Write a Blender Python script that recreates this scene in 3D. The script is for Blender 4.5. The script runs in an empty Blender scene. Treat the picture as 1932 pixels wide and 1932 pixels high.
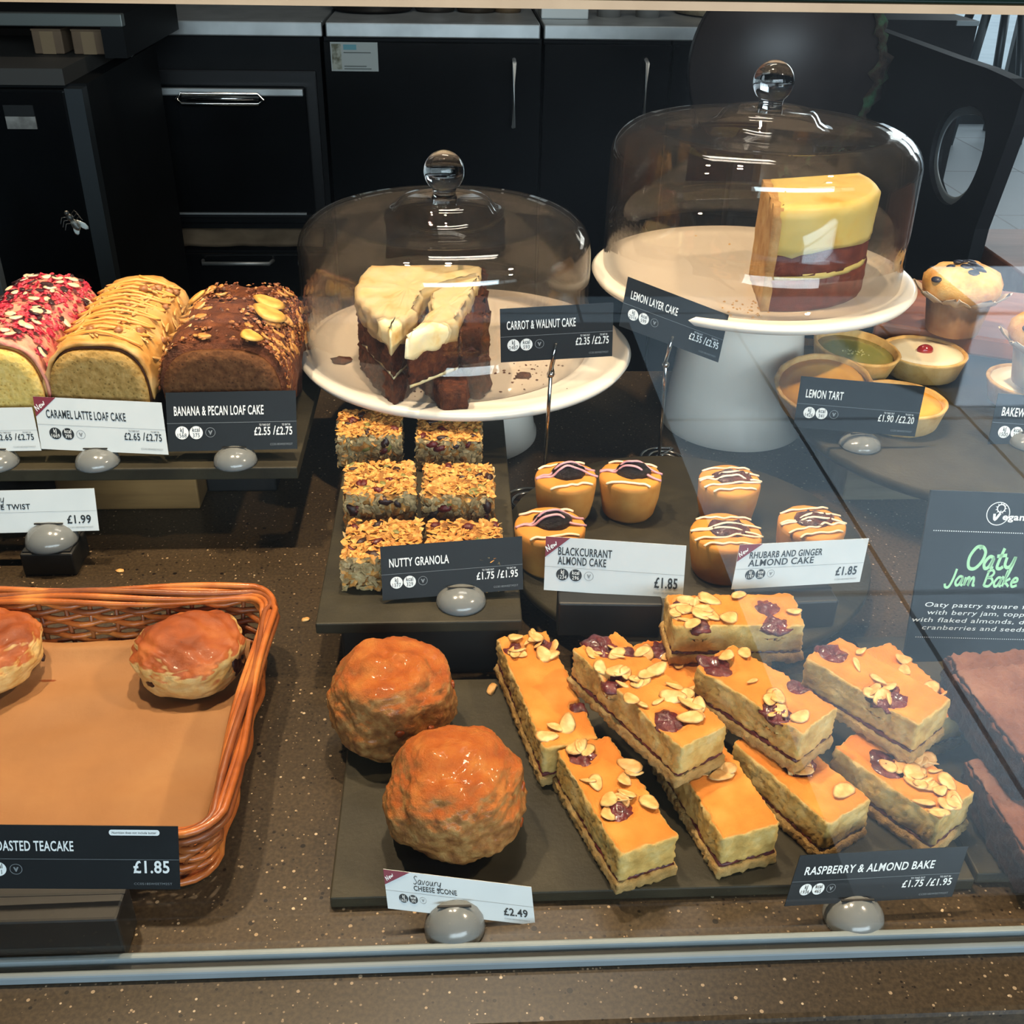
import bpy, bmesh, math, random
from mathutils import Vector, Matrix, noise
SC = bpy.context.scene
COL = SC.collection
V = Vector
# ------------------------------------------------------------------ camera
CAM_H, PITCH, YAW, ROLL, FPX = 0.49, math.radians(31.0), math.radians(3.3), 0.019, 2000.0
_f = V((math.sin(YAW) * math.cos(PITCH), math.cos(YAW) * math.cos(PITCH), -math.sin(PITCH)))
_r0 = V((math.cos(YAW), -math.sin(YAW), 0))
_u0 = _r0.cross(_f)
_r = _r0 * math.cos(ROLL) + _u0 * math.sin(ROLL)
_u = _u0 * math.cos(ROLL) - _r0 * math.sin(ROLL)
cam_data = bpy.data.cameras.new('camera')
cam_data.sensor_width = 36.0
cam_data.lens = FPX / 1932 * 36.0
cam_data.clip_start = 0.02
cam = bpy.data.objects.new('camera', cam_data)
COL.objects.link(cam)
cam.matrix_world = Matrix(((_r.x, _u.x, -_f.x, 0), (_r.y, _u.y, -_f.y, 0), (_r.z, _u.z, -_f.z, CAM_H), (0, 0, 0, 1)))
SC.camera = cam


def ray(u, v):
    return _r * ((u - 966) / FPX) - _u * ((v - 966) / FPX) + _f


def P(u, v, z=None, y=None, x=None):
    """the place on a horizontal level z, or a depth y, or a side x, seen at a point of the photograph"""
    d = ray(u, v)
    if z is not None:
        t = (z - CAM_H) / d.z
    elif y is not None:
        t = y / d.y
    else:
        t = x / d.x
    return V((0, 0, CAM_H)) + d * t


# ------------------------------------------------------------------ world, light, exposure
SC.view_settings.view_transform = 'Standard'
SC.view_settings.look = 'None'
SC.view_settings.gamma = 1.0
SC.view_settings.use_curve_mapping = False
SC.view_settings.exposure = 0.0
SC.cycles.max_bounces = 7
SC.cycles.diffuse_bounces = 3
SC.cycles.glossy_bounces = 4
SC.cycles.transmission_bounces = 7
SC.cycles.transparent_max_bounces = 24
SC.cycles.caustics_reflective = False
SC.cycles.caustics_refractive = False
SC.cycles.use_denoising = True
SC.cycles.sample_clamp_indirect = 4.0
world = bpy.data.worlds.new('world')
SC.world = world
world.use_nodes = True
world.node_tree.nodes['Background'].inputs[0].default_value = (0.75, 0.88, 1.0, 1)
world.node_tree.nodes['Background'].inputs[1].default_value = 1.6


def lamp(name, kind, loc, target, energy, color, size=0.1, size_y=None, spot=None, blend=0.5):
    d = bpy.data.lights.new(name, kind)
    d.energy = energy
    d.color = color
    if kind == 'AREA':
        d.size = size
        if size_y:
            d.shape = 'RECTANGLE'
            d.size_y = size_y
    else:
        d.shadow_soft_size = size
    if kind == 'SPOT':
        d.spot_size = math.radians(spot)
        d.spot_blend = blend
    o = bpy.data.objects.new(name, d)
    COL.objects.link(o)
    o.location = loc
    o.rotation_euler = (V(target) - V(loc)).to_track_quat('-Z', 'Y').to_euler()
    return o


WARM = (1.0, 0.76, 0.50)
lamp('spotlight', 'SPOT', (-0.42, 0.84, 1.45), (-0.38, 0.62, 0), 86, WARM, 0.03, spot=80, blend=0.6)
lamp('spotlight', 'SPOT', (0.02, 0.84, 1.45), (0.05, 0.66, 0), 86, WARM, 0.03, spot=80, blend=0.6)
lamp('spotlight', 'SPOT', (0.80, 0.48, 1.0), (0.36, 0.78, 0), 42, WARM, 0.03, spot=80, blend=0.6)
lamp('shop_window_daylight', 'AREA', (0.9, -3.05, 1.25), (0.2, 0.6, 0.1), 210, (0.76, 0.89, 1.0), 4.4, 1.1)
lamp('added_reflection_spot', 'SPOT', (2.9, -0.5, 2.0), (1.75, -1.9, -0.8), 5200, (0.70, 0.86, 1.0), 0.15, spot=62, blend=0.5)  # added lamp, lights bench and floor so the glass mirrors them brightly
lamp('added_aisle_fill', 'AREA', (0.2, 1.75, 2.15), (0.2, 2.0, 0.0), 14, (1.0, 0.9, 0.78), 0.8, 0.3)  # added fill with no known fitting, brightens the steel worktop edges
lamp('far_window_daylight', 'AREA', (4.2, 7.0, 0.9), (3.6, 5.0, -0.9), 60, (0.85, 0.94, 1.0), 2.0, 1.2)


# ------------------------------------------------------------------ materials
def srgb(h):
    h = h.lstrip('#')
    c = [int(h[i:i + 2], 16) / 255 for i in (0, 2, 4)]
    return tuple(x / 12.92 if x <= 0.04045 else ((x + 0.055) / 1.055) ** 2.4 for x in c) + (1,)


MATS = {}


class NT:
    """a small node-tree writer"""

    def __init__(self, name):
        self.m = bpy.data.materials.new(name)
        self.m.use_nodes = True
        self.t = self.m.node_tree
        self.b = self.t.nodes['Principled BSDF']
        self.tc = None

    def n(self, kind, **kw):
        o = self.t.nodes.new(kind)
        for k, v in kw.items():
            if k in o.inputs:
                o.inputs[k].default_value = v
            else:
                setattr(o, k, v)
        return o

    def l(self, a, b):
        self.t.links.new(a, b)

    def coord(self, out='Object'):
        if not self.tc:
            self.tc = self.n('ShaderNodeTexCoord')
        return self.tc.outputs[out]

    def noise(self, scale, detail=4, rough=0.55, out='Fac', vec=None):
        o = self.n('ShaderNodeTexNoise')
        o.inputs['Scale'].default_value = scale
        o.inputs['Detail'].default_value = detail
        o.inputs['Roughness'].default_value = rough
        self.l(vec or self.coord(), o.inputs['Vector'])
        return o.outputs[out]

    def voronoi(self, scale, out='Distance', feature='F1', vec=None):
        o = self.n('ShaderNodeTexVoronoi')
        o.feature = feature
        o.inputs['Scale'].default_value = scale
        self.l(vec or self.coord(), o.inputs['Vector'])
        return o.outputs[out]

    def ramp(self, fac, stops, interp='LINEAR'):
        o = self.n('ShaderNodeValToRGB')
        o.color_ramp.interpolation = interp
        e = o.color_ramp.elements
        while len(e) < len(stops):
            e.new(0.5)
        for i, (p, c) in enumerate(stops):
            e[i].position = p
            e[i].color = srgb(c) if isinstance(c, str) else (c if isinstance(c, tuple) else (c, c, c, 1))
        self.l(fac, o.inputs[0])
        return o.outputs[0]

    def mix(self, fac, a, b):
        o = self.n('ShaderNodeMix', data_type='RGBA')
        for s, v in ((o.inputs[0], fac), (o.inputs[6], a), (o.inputs[7], b)):
            if isinstance(v, str):
                s.default_value = srgb(v)
            elif isinstance(v, (float, int)):
                s.default_value = v
            else:
                self.l(v, s)
        return o.outputs[2]

    def math(self, op, a, b=0.0, c=None):
        o = self.n('ShaderNodeMath', operation=op)
        for s, v in zip(o.inputs, (a, b, c)):
            if v is None:
                continue
            if isinstance(v, (float, int)):
                s.default_value = v
            else:
                self.l(v, s)
        return o.outputs[0]

    def bump(self, height, strength=0.4, dist=0.002):
        o = self.n('ShaderNodeBump')
        o.inputs['Strength'].default_value = strength
        o.inputs['Distance'].default_value = dist
        self.l(height, o.inputs['Height'])
        self.l(o.outputs[0], self.b.inputs['Normal'])

    def base(self, c):
        if isinstance(c, str):
            self.b.inputs['Base Color'].default_value = srgb(c)
        else:
            self.l(c, self.b.inputs['Base Color'])

    def set(self, rough=0.5, metal=0, spec=0.5, sss=0, coat=0, trans=0, ior=1.45):
        i = self.b.inputs
        i['Roughness'].default_value = rough
        i['Metallic'].default_value = metal
        i['Specular IOR Level'].default_value = spec
        i['IOR'].default_value = ior
        i['Transmission Weight'].default_value = trans
        i['Coat Weight'].default_value = coat
        i['Coat Roughness'].default_value = 0.12
        if sss:
            i['Subsurface Weight'].default_value = sss
            i['Subsurface Radius'].default_value = (1, .5, .25)
            i['Subsurface Scale'].default_value = 0.004
        return self


def plain(name, stops, rough=0.5, scale=30, bump=0, bscale=None, bdist=0.001, detail=4, **kw):
    """noise-coloured material; stops = [(pos, hex), ...] or one hex"""
    if name in MATS:
        return MATS[name]
    n = NT(name).set(rough, **kw)
    if isinstance(stops, str):
        stops = [(0.3, stops), (0.7, stops)]
    n.base(n.ramp(n.noise(scale, detail), stops))
    if bump:
        n.bump(n.noise((bscale or scale * 3) * 3, 6, 0.65), bump, bdist)
    MATS[name] = n.m
    return n.m


def crusted(name, top, side, t0=0.45, t1=0.75, rough=0.55, scale=60, bump=0.5, bdist=0.0015, jitter=0.5, coat=0, sss=0, axis=2, spec=0.4):
    """food with a baked crust where its own surface faces up, crumb on the cut sides"""
    if name in MATS:
        return MATS[name]
    n = NT(name).set(rough, coat=coat, sss=sss, spec=spec)
    sep = n.n('ShaderNodeSeparateXYZ')
    n.l(n.coord('Normal'), sep.inputs[0])
    nz = n.noise(scale, 5)
    low = n.noise(scale * 0.35, 3)
    f = n.math('ADD', sep.outputs[axis], n.math('MULTIPLY', n.math('SUBTRACT', low, 0.5), jitter * 2))
    mr = n.n('ShaderNodeMapRange')
    mr.inputs[1].default_value = t0
    mr.inputs[2].default_value = t1
    n.l(f, mr.inputs[0])
    n.base(n.mix(mr.outputs[0], n.ramp(nz, side), n.ramp(low, top)))
    n.bump(n.noise(min(scale * 14, 800), 6, 0.7), bump, bdist)
    MATS[name] = n.m
    return n.m


def thin_glass(name, tint=(1, 1, 1, 1), r0=0.04, rough=0.0, haze=0.0):
    if name in MATS:
        return MATS[name]
    n = NT(name)
    lw = n.n('ShaderNodeLayerWeight')
    lw.inputs['Blend'].default_value = 0.5
    p5 = n.math('POWER', lw.outputs['Facing'], 5.0)
    F = n.math('ADD', n.math('MULTIPLY', p5, 1 - r0), r0)
    tr = n.n('ShaderNodeBsdfTransparent')
    tr.inputs[0].default_value = tint
    gl = n.n('ShaderNodeBsdfGlossy')
    gl.inputs['Roughness'].default_value = rough
    mx = n.n('ShaderNodeMixShader')
    n.l(F, mx.inputs[0])
    n.l(tr.outputs[0], mx.inputs[1])
    n.l(gl.outputs[0], mx.inputs[2])
    out = n.t.nodes['Material Output']
    last = mx.outputs[0]
    if haze:
        df = n.n('ShaderNodeBsdfDiffuse')
        df.inputs[0].default_value = (0.75, 0.7, 0.65, 1)
        m2 = n.n('ShaderNodeMixShader')
        n.l(n.math('MULTIPLY', n.noise(40, 4), haze * 2), m2.inputs[0])
        n.l(last, m2.inputs[1])
        n.l(df.outputs[0], m2.inputs[2])
        last = m2.outputs[0]
    n.l(last, out.inputs['Surface'])
    n.t.nodes.remove(n.b)
    MATS[name] = n.m
    return n.m


def emit(name, col, s):
    n = NT(name)
    n.b.inputs['Base Color'].default_value = (0, 0, 0, 1)
    n.b.inputs['Emission Color'].default_value = srgb(col)
    n.b.inputs['Emission Strength'].default_value = s
    return n.m


# ------------------------------------------------------------------ object helpers
def tag(o, label=None, cat=None, group=None, kind=None):
    if label:
        o['label'] = label
    if cat:
        o['category'] = cat
    if group:
        o['group'] = group
    if kind:
        o['kind'] = kind
    return o


def thing(name, label, cat, loc=(0, 0, 0), rotz=0.0, group=None):
    o = bpy.data.objects.new(name, None)
    COL.objects.link(o)
    o.empty_display_size = 0.02
    o.location = loc
    o.rotation_euler = (0, 0, rotz)
    return tag(o, label, cat, group)


def obj(name, bm, mat, parent=None, smooth=True, loc=None, rot=None):
    if isinstance(bm, bpy.types.Mesh):
        me = bm
    else:
        me = bpy.data.meshes.new(name)
        bm.to_mesh(me)
        bm.free()
        if smooth:
            me.polygons.foreach_set('use_smooth', [True] * len(me.polygons))
    mats = mat if isinstance(mat, (list, tuple)) else [mat]
    if not me.materials:
        for m in mats:
            me.materials.append(m)
    o = bpy.data.objects.new(name, me)
    COL.objects.link(o)
    if parent:
        o.parent = parent
    if loc is not None:
        o.location = loc
    if rot is not None:
        o.rotation_euler = rot
    return o


def struct(name, bm, mat, smooth=False):
    return tag(obj(name, bm, mat, smooth=smooth), kind='structure')


def nz(p, s, seed=0):
    return noise.noise(V((p[0] * s + seed * 7.13, p[1] * s - seed * 3.7, p[2] * s + seed * 1.9)))


def fract(p, s, seed=0, oct=3):
    return noise.fractal(V((p[0] * s + seed * 7.13, p[1] * s - seed * 3.7, p[2] * s + seed * 1.9)), 1.0, 2.0, oct)


def box(dx, dy, dz, c=(0, 0, 0), bevel=0.0, seg=2, bm=None):
    b = bmesh.new()
    bmesh.ops.create_cube(b, size=1)
    for v in b.verts:
        v.co = V((v.co.x * dx + c[0], v.co.y * dy + c[1], v.co.z * dz + c[2]))
    if bevel:
        bmesh.ops.bevel(b, geom=b.edges[:], offset=bevel, segments=seg, affect='EDGES', profile=0.5)
    if bm is None:
        return b
    join(bm, b)
    return bm


def join(bm, b):
    me = bpy.data.meshes.new('tmp')
    b.to_mesh(me)
    b.free()
    bm.from_mesh(me)
    bpy.data.meshes.remove(me)
    return bm


def slab(x0, x1, y0, y1, z0, z1, bevel=0.0, bm=None, seg=2):
    return box(x1 - x0, y1 - y0, z1 - z0, ((x0 + x1) / 2, (y0 + y1) / 2, (z0 + z1) / 2), bevel, seg, bm)


def food_block(L, W, H, step=0.004, r=0.003, amp=0.001, scale=120, seed=0, low=0.0, taper=0.0, side_only=False):
    """crumbly box, base centre at the origin: rounded edges and noisy faces"""
    b = bmesh.new()
    half = V((L / 2, W / 2, H / 2))
    n = [max(2, int(round(d / step))) for d in (L, W, H)]
    seen = {}

    def vert(i, j, k):
        key = (i, j, k)
        if key not in seen:
            p = V((i / n[0] * 2 - 1, j / n[1] * 2 - 1, k / n[2] * 2 - 1))
            p = V((p.x * half.x, p.y * half.y, p.z * half.z))
            inner = V([max(-(h - r), min(h - r, c)) for c, h in zip(p, half)])
            d = p - inner
            if d.length > 1e-9:
                d.normalize()
                p = inner + d * r
            else:
                d = p.normalized()
            if side_only and d.z > 0.8:
                a = amp * 0.3
            else:
                a = amp
            p = p + d * (a * fract(p, scale, seed, 3) + low * nz(p, scale * 0.2, seed + 5))
            if taper:
                k2 = 1 - taper * (p.z / H + 0.5)
                p.x *= k2
                p.y *= k2
            seen[key] = b.verts.new((p.x, p.y, p.z + H / 2))
        return seen[key]

    for a, (p, q) in ((0, (1, 2)), (1, (0, 2)), (2, (0, 1))):
        for side in (0, n[a]):
            for i in range(n[p]):
                for j in range(n[q]):
                    quad = []
                    for di, dj in ((0, 0), (1, 0), (1, 1), (0, 1)):
                        idx = [0, 0, 0]
                        idx[a] = side
                        idx[p] = i + di
                        idx[q] = j + dj
                        quad.append(vert(*idx))
                    b.faces.new(quad)
    bmesh.ops.recalc_face_normals(b, faces=b.faces[:])
    return b


def lathe(prof, seg=48, cap=True, wob=0.0, wscale=30, seed=0, scallop=0, samp=0.0, close=False):
    """profile [(r, z), ...] turned about z"""
    b = bmesh.new()
    rings = []
    for r, z in prof:
        if r < 1e-6:
            rings.append([b.verts.new((0, 0, z))])
            continue
        ring = []
        for i in range(seg):
            a = 2 * math.pi * i / seg
            rr = r * (1 + samp * abs(math.sin(scallop * a / 2))) if scallop else r
            p = V((rr * math.cos(a), rr * math.sin(a), z))
            if wob:
                p += V((p.x, p.y, (z) * 0.5)).normalized() * wob * fract(p, wscale, seed, 3)
            ring.append(b.verts.new(p))
        rings.append(ring)
    pairs = list(zip(rings, rings[1:]))
    if close:
        pairs.append((rings[-1], rings[0]))
    for r0, r1 in pairs:
        if len(r0) == 1 and len(r1) == 1:
            continue
        for i in range(seg):
            j = (i + 1) % seg
            if len(r0) == 1:
                b.faces.new((r0[0], r1[j], r1[i]))
            elif len(r1) == 1:
                b.faces.new((r0[i], r0[j], r1[0]))
            else:
                b.faces.new((r0[i], r0[j], r1[j], r1[i]))
    if cap and not close:
        for ring in (rings[0], rings[-1]):
            if len(ring) > 2:
                b.faces.new(ring)
    bmesh.ops.recalc_face_normals(b, faces=b.faces[:])
    return b


def spline(pts, n=6, closed=False):
    pts = [V(p) for p in pts]
    out = []
    m = len(pts)
    for i in range(m if closed else m - 1):
        if closed:
            p0, p1, p2, p3 = (pts[(i + k - 1) % m] for k in range(4))
        else:
            p0, p1, p2, p3 = pts[max(i - 1, 0)], pts[i], pts[i + 1], pts[min(i + 2, m - 1)]
        for k in range(n):
            t = k / n
            out.append(0.5 * ((2 * p1) + (p2 - p0) * t + (2 * p0 - 5 * p1 + 4 * p2 - p3) * t * t + (3 * p1 - p0 - 3 * p2 + p3) * t ** 3))
    if not closed:
        out.append(pts[-1])
    return out


def tube(pts, r, seg=6, closed=False, taper=0.0, flat=1.0, bm=None, up=None):
    b = bm or bmesh.new()
    pts = [V(p) for p in pts]
    m = len(pts)
    rings = []
    prev = up or V((0, 0, 1))
    for i, p in enumerate(pts):
        a = pts[(i - 1) % m] if closed or i else p
        c = pts[(i + 1) % m] if closed or i < m - 1 else p
        t = (c - a)
        t = t.normalized() if t.length > 1e-9 else V((1, 0, 0))
        s = t.cross(prev)
        s = s.normalized() if s.length > 1e-6 else t.orthogonal().normalized()
        n_ = s.cross(t)
        rr = r
        if taper and not closed:
            e = min(i, m - 1 - i) / max(1, m * taper)
            rr = r * min(1.0, 0.35 + 0.65 * e)
        rings.append([b.verts.new(p + s * math.cos(2 * math.pi * k / seg) * rr + n_ * math.sin(2 * math.pi * k / seg) * rr * flat) for k in range(seg)])
    for i in range(m if closed else m - 1):
        r0, r1 = rings[i], rings[(i + 1) % m]
        for k in range(seg):
            b.faces.new((r0[k], r0[(k + 1) % seg], r1[(k + 1) % seg], r1[k]))
    if not closed:
        b.faces.new(rings[0][::-1])
        b.faces.new(rings[-1])
    if bm is None:
        bmesh.ops.recalc_face_normals(b, faces=b.faces[:])
    return b


def ball(rx, ry, rz, seg=14, amp=0.0, scale=100, seed=0, c=(0, 0, 0), bm=None):
    b = bmesh.new()
    bmesh.ops.create_uvsphere(b, u_segments=seg, v_segments=max(6, seg // 2 + 1), radius=1)
    for v in b.verts:
        p = V((v.co.x * rx, v.co.y * ry, v.co.z * rz))
        if amp:
            p += v.co.normalized() * amp * fract(p, scale, seed, 2)
        v.co = p + V(c)
    if bm is None:
        return b
    return join(bm, b)


def prism(poly, z0, z1, layers=4, step=0.006, amp=0.0, scale=100, seed=0, rnd=0.0, wave=0.0):
    """outline [(x, y), ...] stood up from z0 to z1, with crumbly sides and top"""
    pts = []
    m = len(poly)
    for i in range(m):
        a, c = V(poly[i]), V(poly[(i + 1) % m])
        k = max(1, int((c - a).length / step))
        pts += [a.lerp(c, j / k) for j in range(k)]
    cen = sum(pts, V((0, 0))) / len(pts)
    b = bmesh.new()
    rings = []

    def put(p, z, d):
        q = V((p.x, p.y, z))
        if amp:
            q += d * amp * fract(q, scale, seed, 3)
        return b.verts.new(q)

    n = len(pts)
    nrm = []
    area = sum(pts[i].x * pts[(i + 1) % n].y - pts[(i + 1) % n].x * pts[i].y for i in range(n))
    for i in range(n):
        t = pts[(i + 1) % n] - pts[i - 1]
        d = V((t.y, -t.x)) * (1 if area > 0 else -1)
        nrm.append(d.normalized() if d.length > 1e-9 else V((1, 0)))
    for k in range(layers + 1):
        f = k / layers
        z = z0 + (z1 - z0) * f
        ring = []
        for i, p in enumerate(pts):
            ins = 0.0
            if rnd and f > 0.99:
                ins = rnd
            zz = z
            if k == 0 and wave:
                zz = z0 + wave * nz((p.x, p.y, 0), 60, seed + 3)
            q = p - nrm[i] * ins
            ring.append(put(q, zz - (rnd * 0.0), V((nrm[i].x, nrm[i].y, 0))))
        rings.append(ring)
    if rnd:
        for i, v in enumerate(rings[-2]):
            v.co.z = z1 - rnd
    for shrink in (0.85, 0.65, 0.42, 0.2):
        ring = []
        for p in pts:
            q = cen + (p - cen) * shrink
            ring.append(put(q, z1, V((0, 0, 1))))
        rings.append(ring)
    for r0, r1 in zip(rings, rings[1:]):
        for i in range(n):
            b.faces.new((r0[i], r0[(i + 1) % n], r1[(i + 1) % n], r1[i]))
    cv = b.verts.new((cen.x, cen.y, z1))
    for i in range(n):
        b.faces.new((rings[-1][i], rings[-1][(i + 1) % n], cv))
    b.faces.new(rings[0][::-1])
    bmesh.ops.recalc_face_normals(b, faces=b.faces[:])
    return b


def copy_tree(o, loc=None, rotz=None, label=None, group=None):
    def rec(s, par):
        c = s.copy()
        COL.objects.link(c)
        if par:
            c.parent = par
        for ch in list(s.children):
            rec(ch, c)
        return c
    c = rec(o, None)
    if loc is not None:
        c.location = loc
    if rotz is not None:
        c.rotation_euler = (0, 0, rotz)
    if label:
        c['label'] = label
    if group:
        c['group'] = group
    return c
# ------------------------------------------------------------------ setting materials
def counter_stone(name, base):
    n = NT(name).set(0.32, spec=0.4)
    big = n.noise(9, 4)
    fine = n.noise(420, 2)
    c = n.mix(0.5, n.ramp(big, [(0.3, base[0]), (0.7, base[1])]), n.ramp(fine, [(0.35, base[0]), (0.65, base[2])]))
    for sc, thr, col in ((330, 0.22, '#1a120c'), (260, 0.18, '#9a8468'), (130, 0.15, '#120c08'), (420, 0.2, '#7d6a52'), (150, 0.10, '#b8a487')):
        vo = n.n('ShaderNodeTexVoronoi')
        vo.inputs['Scale'].default_value = sc
        n.l(n.coord(), vo.inputs['Vector'])
        wn = n.n('ShaderNodeSeparateColor')
        n.l(vo.outputs['Color'], wn.inputs[0])
        size = n.math('MULTIPLY', wn.outputs[0], thr * 1.6)
        c = n.mix(n.math('MULTIPLY', n.math('LESS_THAN', vo.outputs['Distance'], size), n.math('GREATER_THAN', wn.outputs[1], 0.80)), c, col)
    n.base(c)
    n.bump(n.noise(60, 3), 0.05, 0.001)
    return n.m


m_stone = counter_stone('brown_speckled_stone', ('#2c241a', '#403425', '#4f412f'))
m_black = plain('black_laminate', [(0.3, '#0b0c0d'), (0.7, '#121416')], 0.6, 6, spec=0.15)
m_blackgloss = plain('black_gloss_panel', [(0.3, '#08090a'), (0.7, '#0d0f11')], 0.18, 6)
m_steel = plain('brushed_steel', [(0.3, '#a4a8a8'), (0.7, '#bcc0c0')], 0.42, 18, metal=0.75)
m_chrome = plain('chrome', '#c9c9c6', 0.12, 5, metal=1.0)
m_alu = plain('grey_aluminium', [(0.3, '#6c777b'), (0.7, '#7e898d')], 0.5, 12, metal=0.1)
m_gasket = plain('dark_gasket', '#0b0d0e', 0.6)
m_pane = thin_glass('clear_glass', (0.97, 0.985, 0.98, 1), 0.05)
m_dome = thin_glass('dome_glass', (0.945, 0.92, 0.895, 1), 0.085, haze=0.006)
m_tan = plain('tan_trim', [(0.3, '#b08c68'), (0.7, '#c9a47e')], 0.45, 20)
m_greenglass = plain('green_glass_edge', '#0c1c15', 0.1)
m_slate = plain('dark_slate', [(0.25, '#211e15'), (0.5, '#2e2a1e'), (0.8, '#3a3527')], 0.55, 22, 0.35, 90, 0.0008, spec=0.3)
m_slate_edge = m_slate
m_riserblack = plain('black_painted_wood', [(0.3, '#0d0d0d'), (0.7, '#161615')], 0.5, 30)


def wood(name, a, b_, scale=6, rough=0.45, axis=0):
    if name in MATS:
        return MATS[name]
    n = NT(name).set(rough)
    mp = n.n('ShaderNodeMapping')
    s = [scale * 9, scale * 9, scale * 9]
    s[axis] = scale
    mp.inputs['Scale'].default_value = s
    n.l(n.coord(), mp.inputs['Vector'])
    f = n.noise(1.0, 6, 0.6, vec=mp.outputs[0])
    n.base(n.ramp(f, [(0.3, a), (0.7, b_)]))
    n.bump(f, 0.15, 0.001)
    MATS[name] = n.m
    return n.m


m_oak = wood('oak_wood', '#5d4426', '#8a6a40', 5)
m_walnut = wood('reddish_wood', '#6b3b22', '#9a5e3a', 5)
m_pinkwood = wood('pale_reddish_wood', '#8a5a48', '#a8735c', 4)


def tile_floor():
    n = NT('grey_floor_tile').set(0.5)
    br = n.n('ShaderNodeTexBrick')
    br.offset = 0.0
    br.inputs['Color1'].default_value = srgb('#5f676b')
    br.inputs['Color2'].default_value = srgb('#666e72')
    br.inputs['Mortar'].default_value = srgb('#0c0d0e')
    br.inputs['Scale'].default_value = 1.0
    br.inputs['Mortar Size'].default_value = 0.006
    br.inputs['Brick Width'].default_value = 0.45
    br.inputs['Row Height'].default_value = 0.9
    xa, xb = P(1700, 1130, z=-0.9).x, P(1850, 815, z=-0.9).x
    br.inputs['Brick Width'].default_value = xb - xa
    mp = n.n('ShaderNodeMapping')
    mp.inputs['Location'].default_value = (-xa - 0.003, 0.32, 0)
    n.l(n.coord(), mp.inputs['Vector'])
    n.l(mp.outputs[0], br.inputs['Vector'])
    sp = n.noise(160, 4)
    n.base(n.mix(n.math('MULTIPLY', sp, 0.35), br.outputs[0], '#3a4044'))
    return n.m


# ------------------------------------------------------------------ room
FZ = -0.9
m_floor = tile_floor()
m_wall = plain('dark_wall_paint', [(0.3, '#17181a'), (0.7, '#1d1e20')], 0.7, 3)
m_ceil = plain('ceiling_paint', '#3a3733', 0.8)
m_frame = plain('dark_window_frame', '#23292c', 0.4)
struct('floor', slab(-3, 6, -3.3, 7.4, FZ - 0.1, FZ), m_floor)
struct('ceiling', slab(-3, 6, -3.3, 7.4, 2.2, 2.3), m_ceil)
struct('wall_left', slab(-3.1, -3, -3.3, 7.4, FZ, 2.2), m_wall)
struct('wall_right', slab(6, 6.1, -3.3, 7.4, FZ, 2.2), m_wall)
struct('wall_back', slab(-3, 1.15, 3.3, 3.4, FZ, 2.2), m_wall)
bm = slab(1.05, 2.9, 7.3, 7.4, FZ, 2.2)
slab(2.9, 6, 7.3, 7.4, 1.7, 2.2, bm=bm)
struct('wall_far', bm, m_wall)
bm = slab(-3, -1.4, -3.3, -3.2, FZ, 2.2)
slab(-1.4, 6, -3.3, -3.2, FZ, 0.62, bm=bm)
slab(-1.4, 6, -3.3, -3.2, 1.8, 2.2, bm=bm)
struct('wall_front', bm, m_wall)
for nm, (x0, x1, y, z0, z1) in {'window_1': (2.9, 6, 7.32, FZ, 1.7), 'window_2': (-1.4, 6, -3.26, 0.62, 1.8)}.items():
    w = bpy.data.objects.new(nm, None)
    COL.objects.link(w)
    tag(w, kind='structure')
    bm = slab(x0, x1, y, y + 0.05, z0, z0 + 0.06)
    slab(x0, x1, y, y + 0.05, z1 - 0.06, z1, bm=bm)
    k = 4
    for i in range(k + 1):
        xx = x0 + (x1 - x0) * i / k
        slab(xx - 0.035, xx + 0.035, y, y + 0.05, z0, z1, bm=bm)
    obj('window_frame', bm, m_frame, w, smooth=False)
    obj('window_pane', slab(x0, x1, y + 0.022, y + 0.028, z0, z1), m_pane, w, smooth=False)
struct('pavement_ground', slab(-8, 14, 7.4, 20, FZ - 0.12, FZ - 0.02), plain('pale_paving', [(0.3, '#a8b2b8'), (0.7, '#bcc5ca')], 0.7, 4))
m_chairmetal = plain('grey_metal', '#4b5357', 0.4, metal=0.6)

# ------------------------------------------------------------------ serving counter
CF, CB = 0.318, 1.13
t = thing('serving_counter', 'brown speckled stone serving counter under all the cakes', 'counter', (-0.2, 0.7, FZ))
obj('worktop', slab(-1.0, 1.0, CF - 0.7, CB - 0.7, 0.86, 0.9, 0.003), m_stone, t, smooth=False)
obj('cabinet_body', slab(-0.98, 0.98, CF - 0.7 + 0.04, CB - 0.72, 0.0, 0.86), m_black, t, smooth=False)

GY = 0.357
t = thing('glass_screen', 'tall clear glass screen standing along the front of the counter', 'glass screen', (-0.2, GY, 0))
obj('glass_pane', slab(-1.0, 1.0, -0.0025, 0.0025, 0.004, 0.4555), m_pane, t, smooth=False)
for y0, y1, h in ((-0.0065, -0.0027, 0.006), (0.0022, 0.0062, 0.007)):
    tag(obj('channel_rail', slab(-1.0, 1.0, y0, y1, 0.0, h, 0.0012), m_alu, t, smooth=False), 'grey metal rail')
obj('channel_gasket', slab(-1.0, 1.0, -0.0027, 0.0022, 0.0, 0.003), m_gasket, t, smooth=False)
obj('top_trim', slab(-1.0, 1.0, -0.005, 0.005, 0.4555, 0.458), m_tan, t, smooth=False)
obj('top_ledge', slab(-1.0, 1.0, -0.0045, 0.03, 0.458, 0.470, 0.001), m_greenglass, t, smooth=False)

# ------------------------------------------------------------------ back counter run
BY = 2.6


def bx(u, v=300, y=BY):
    return P(u, v, y=y).x


def bz(v, u=800, y=BY):
    return P(u, v, y=y).z


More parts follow.
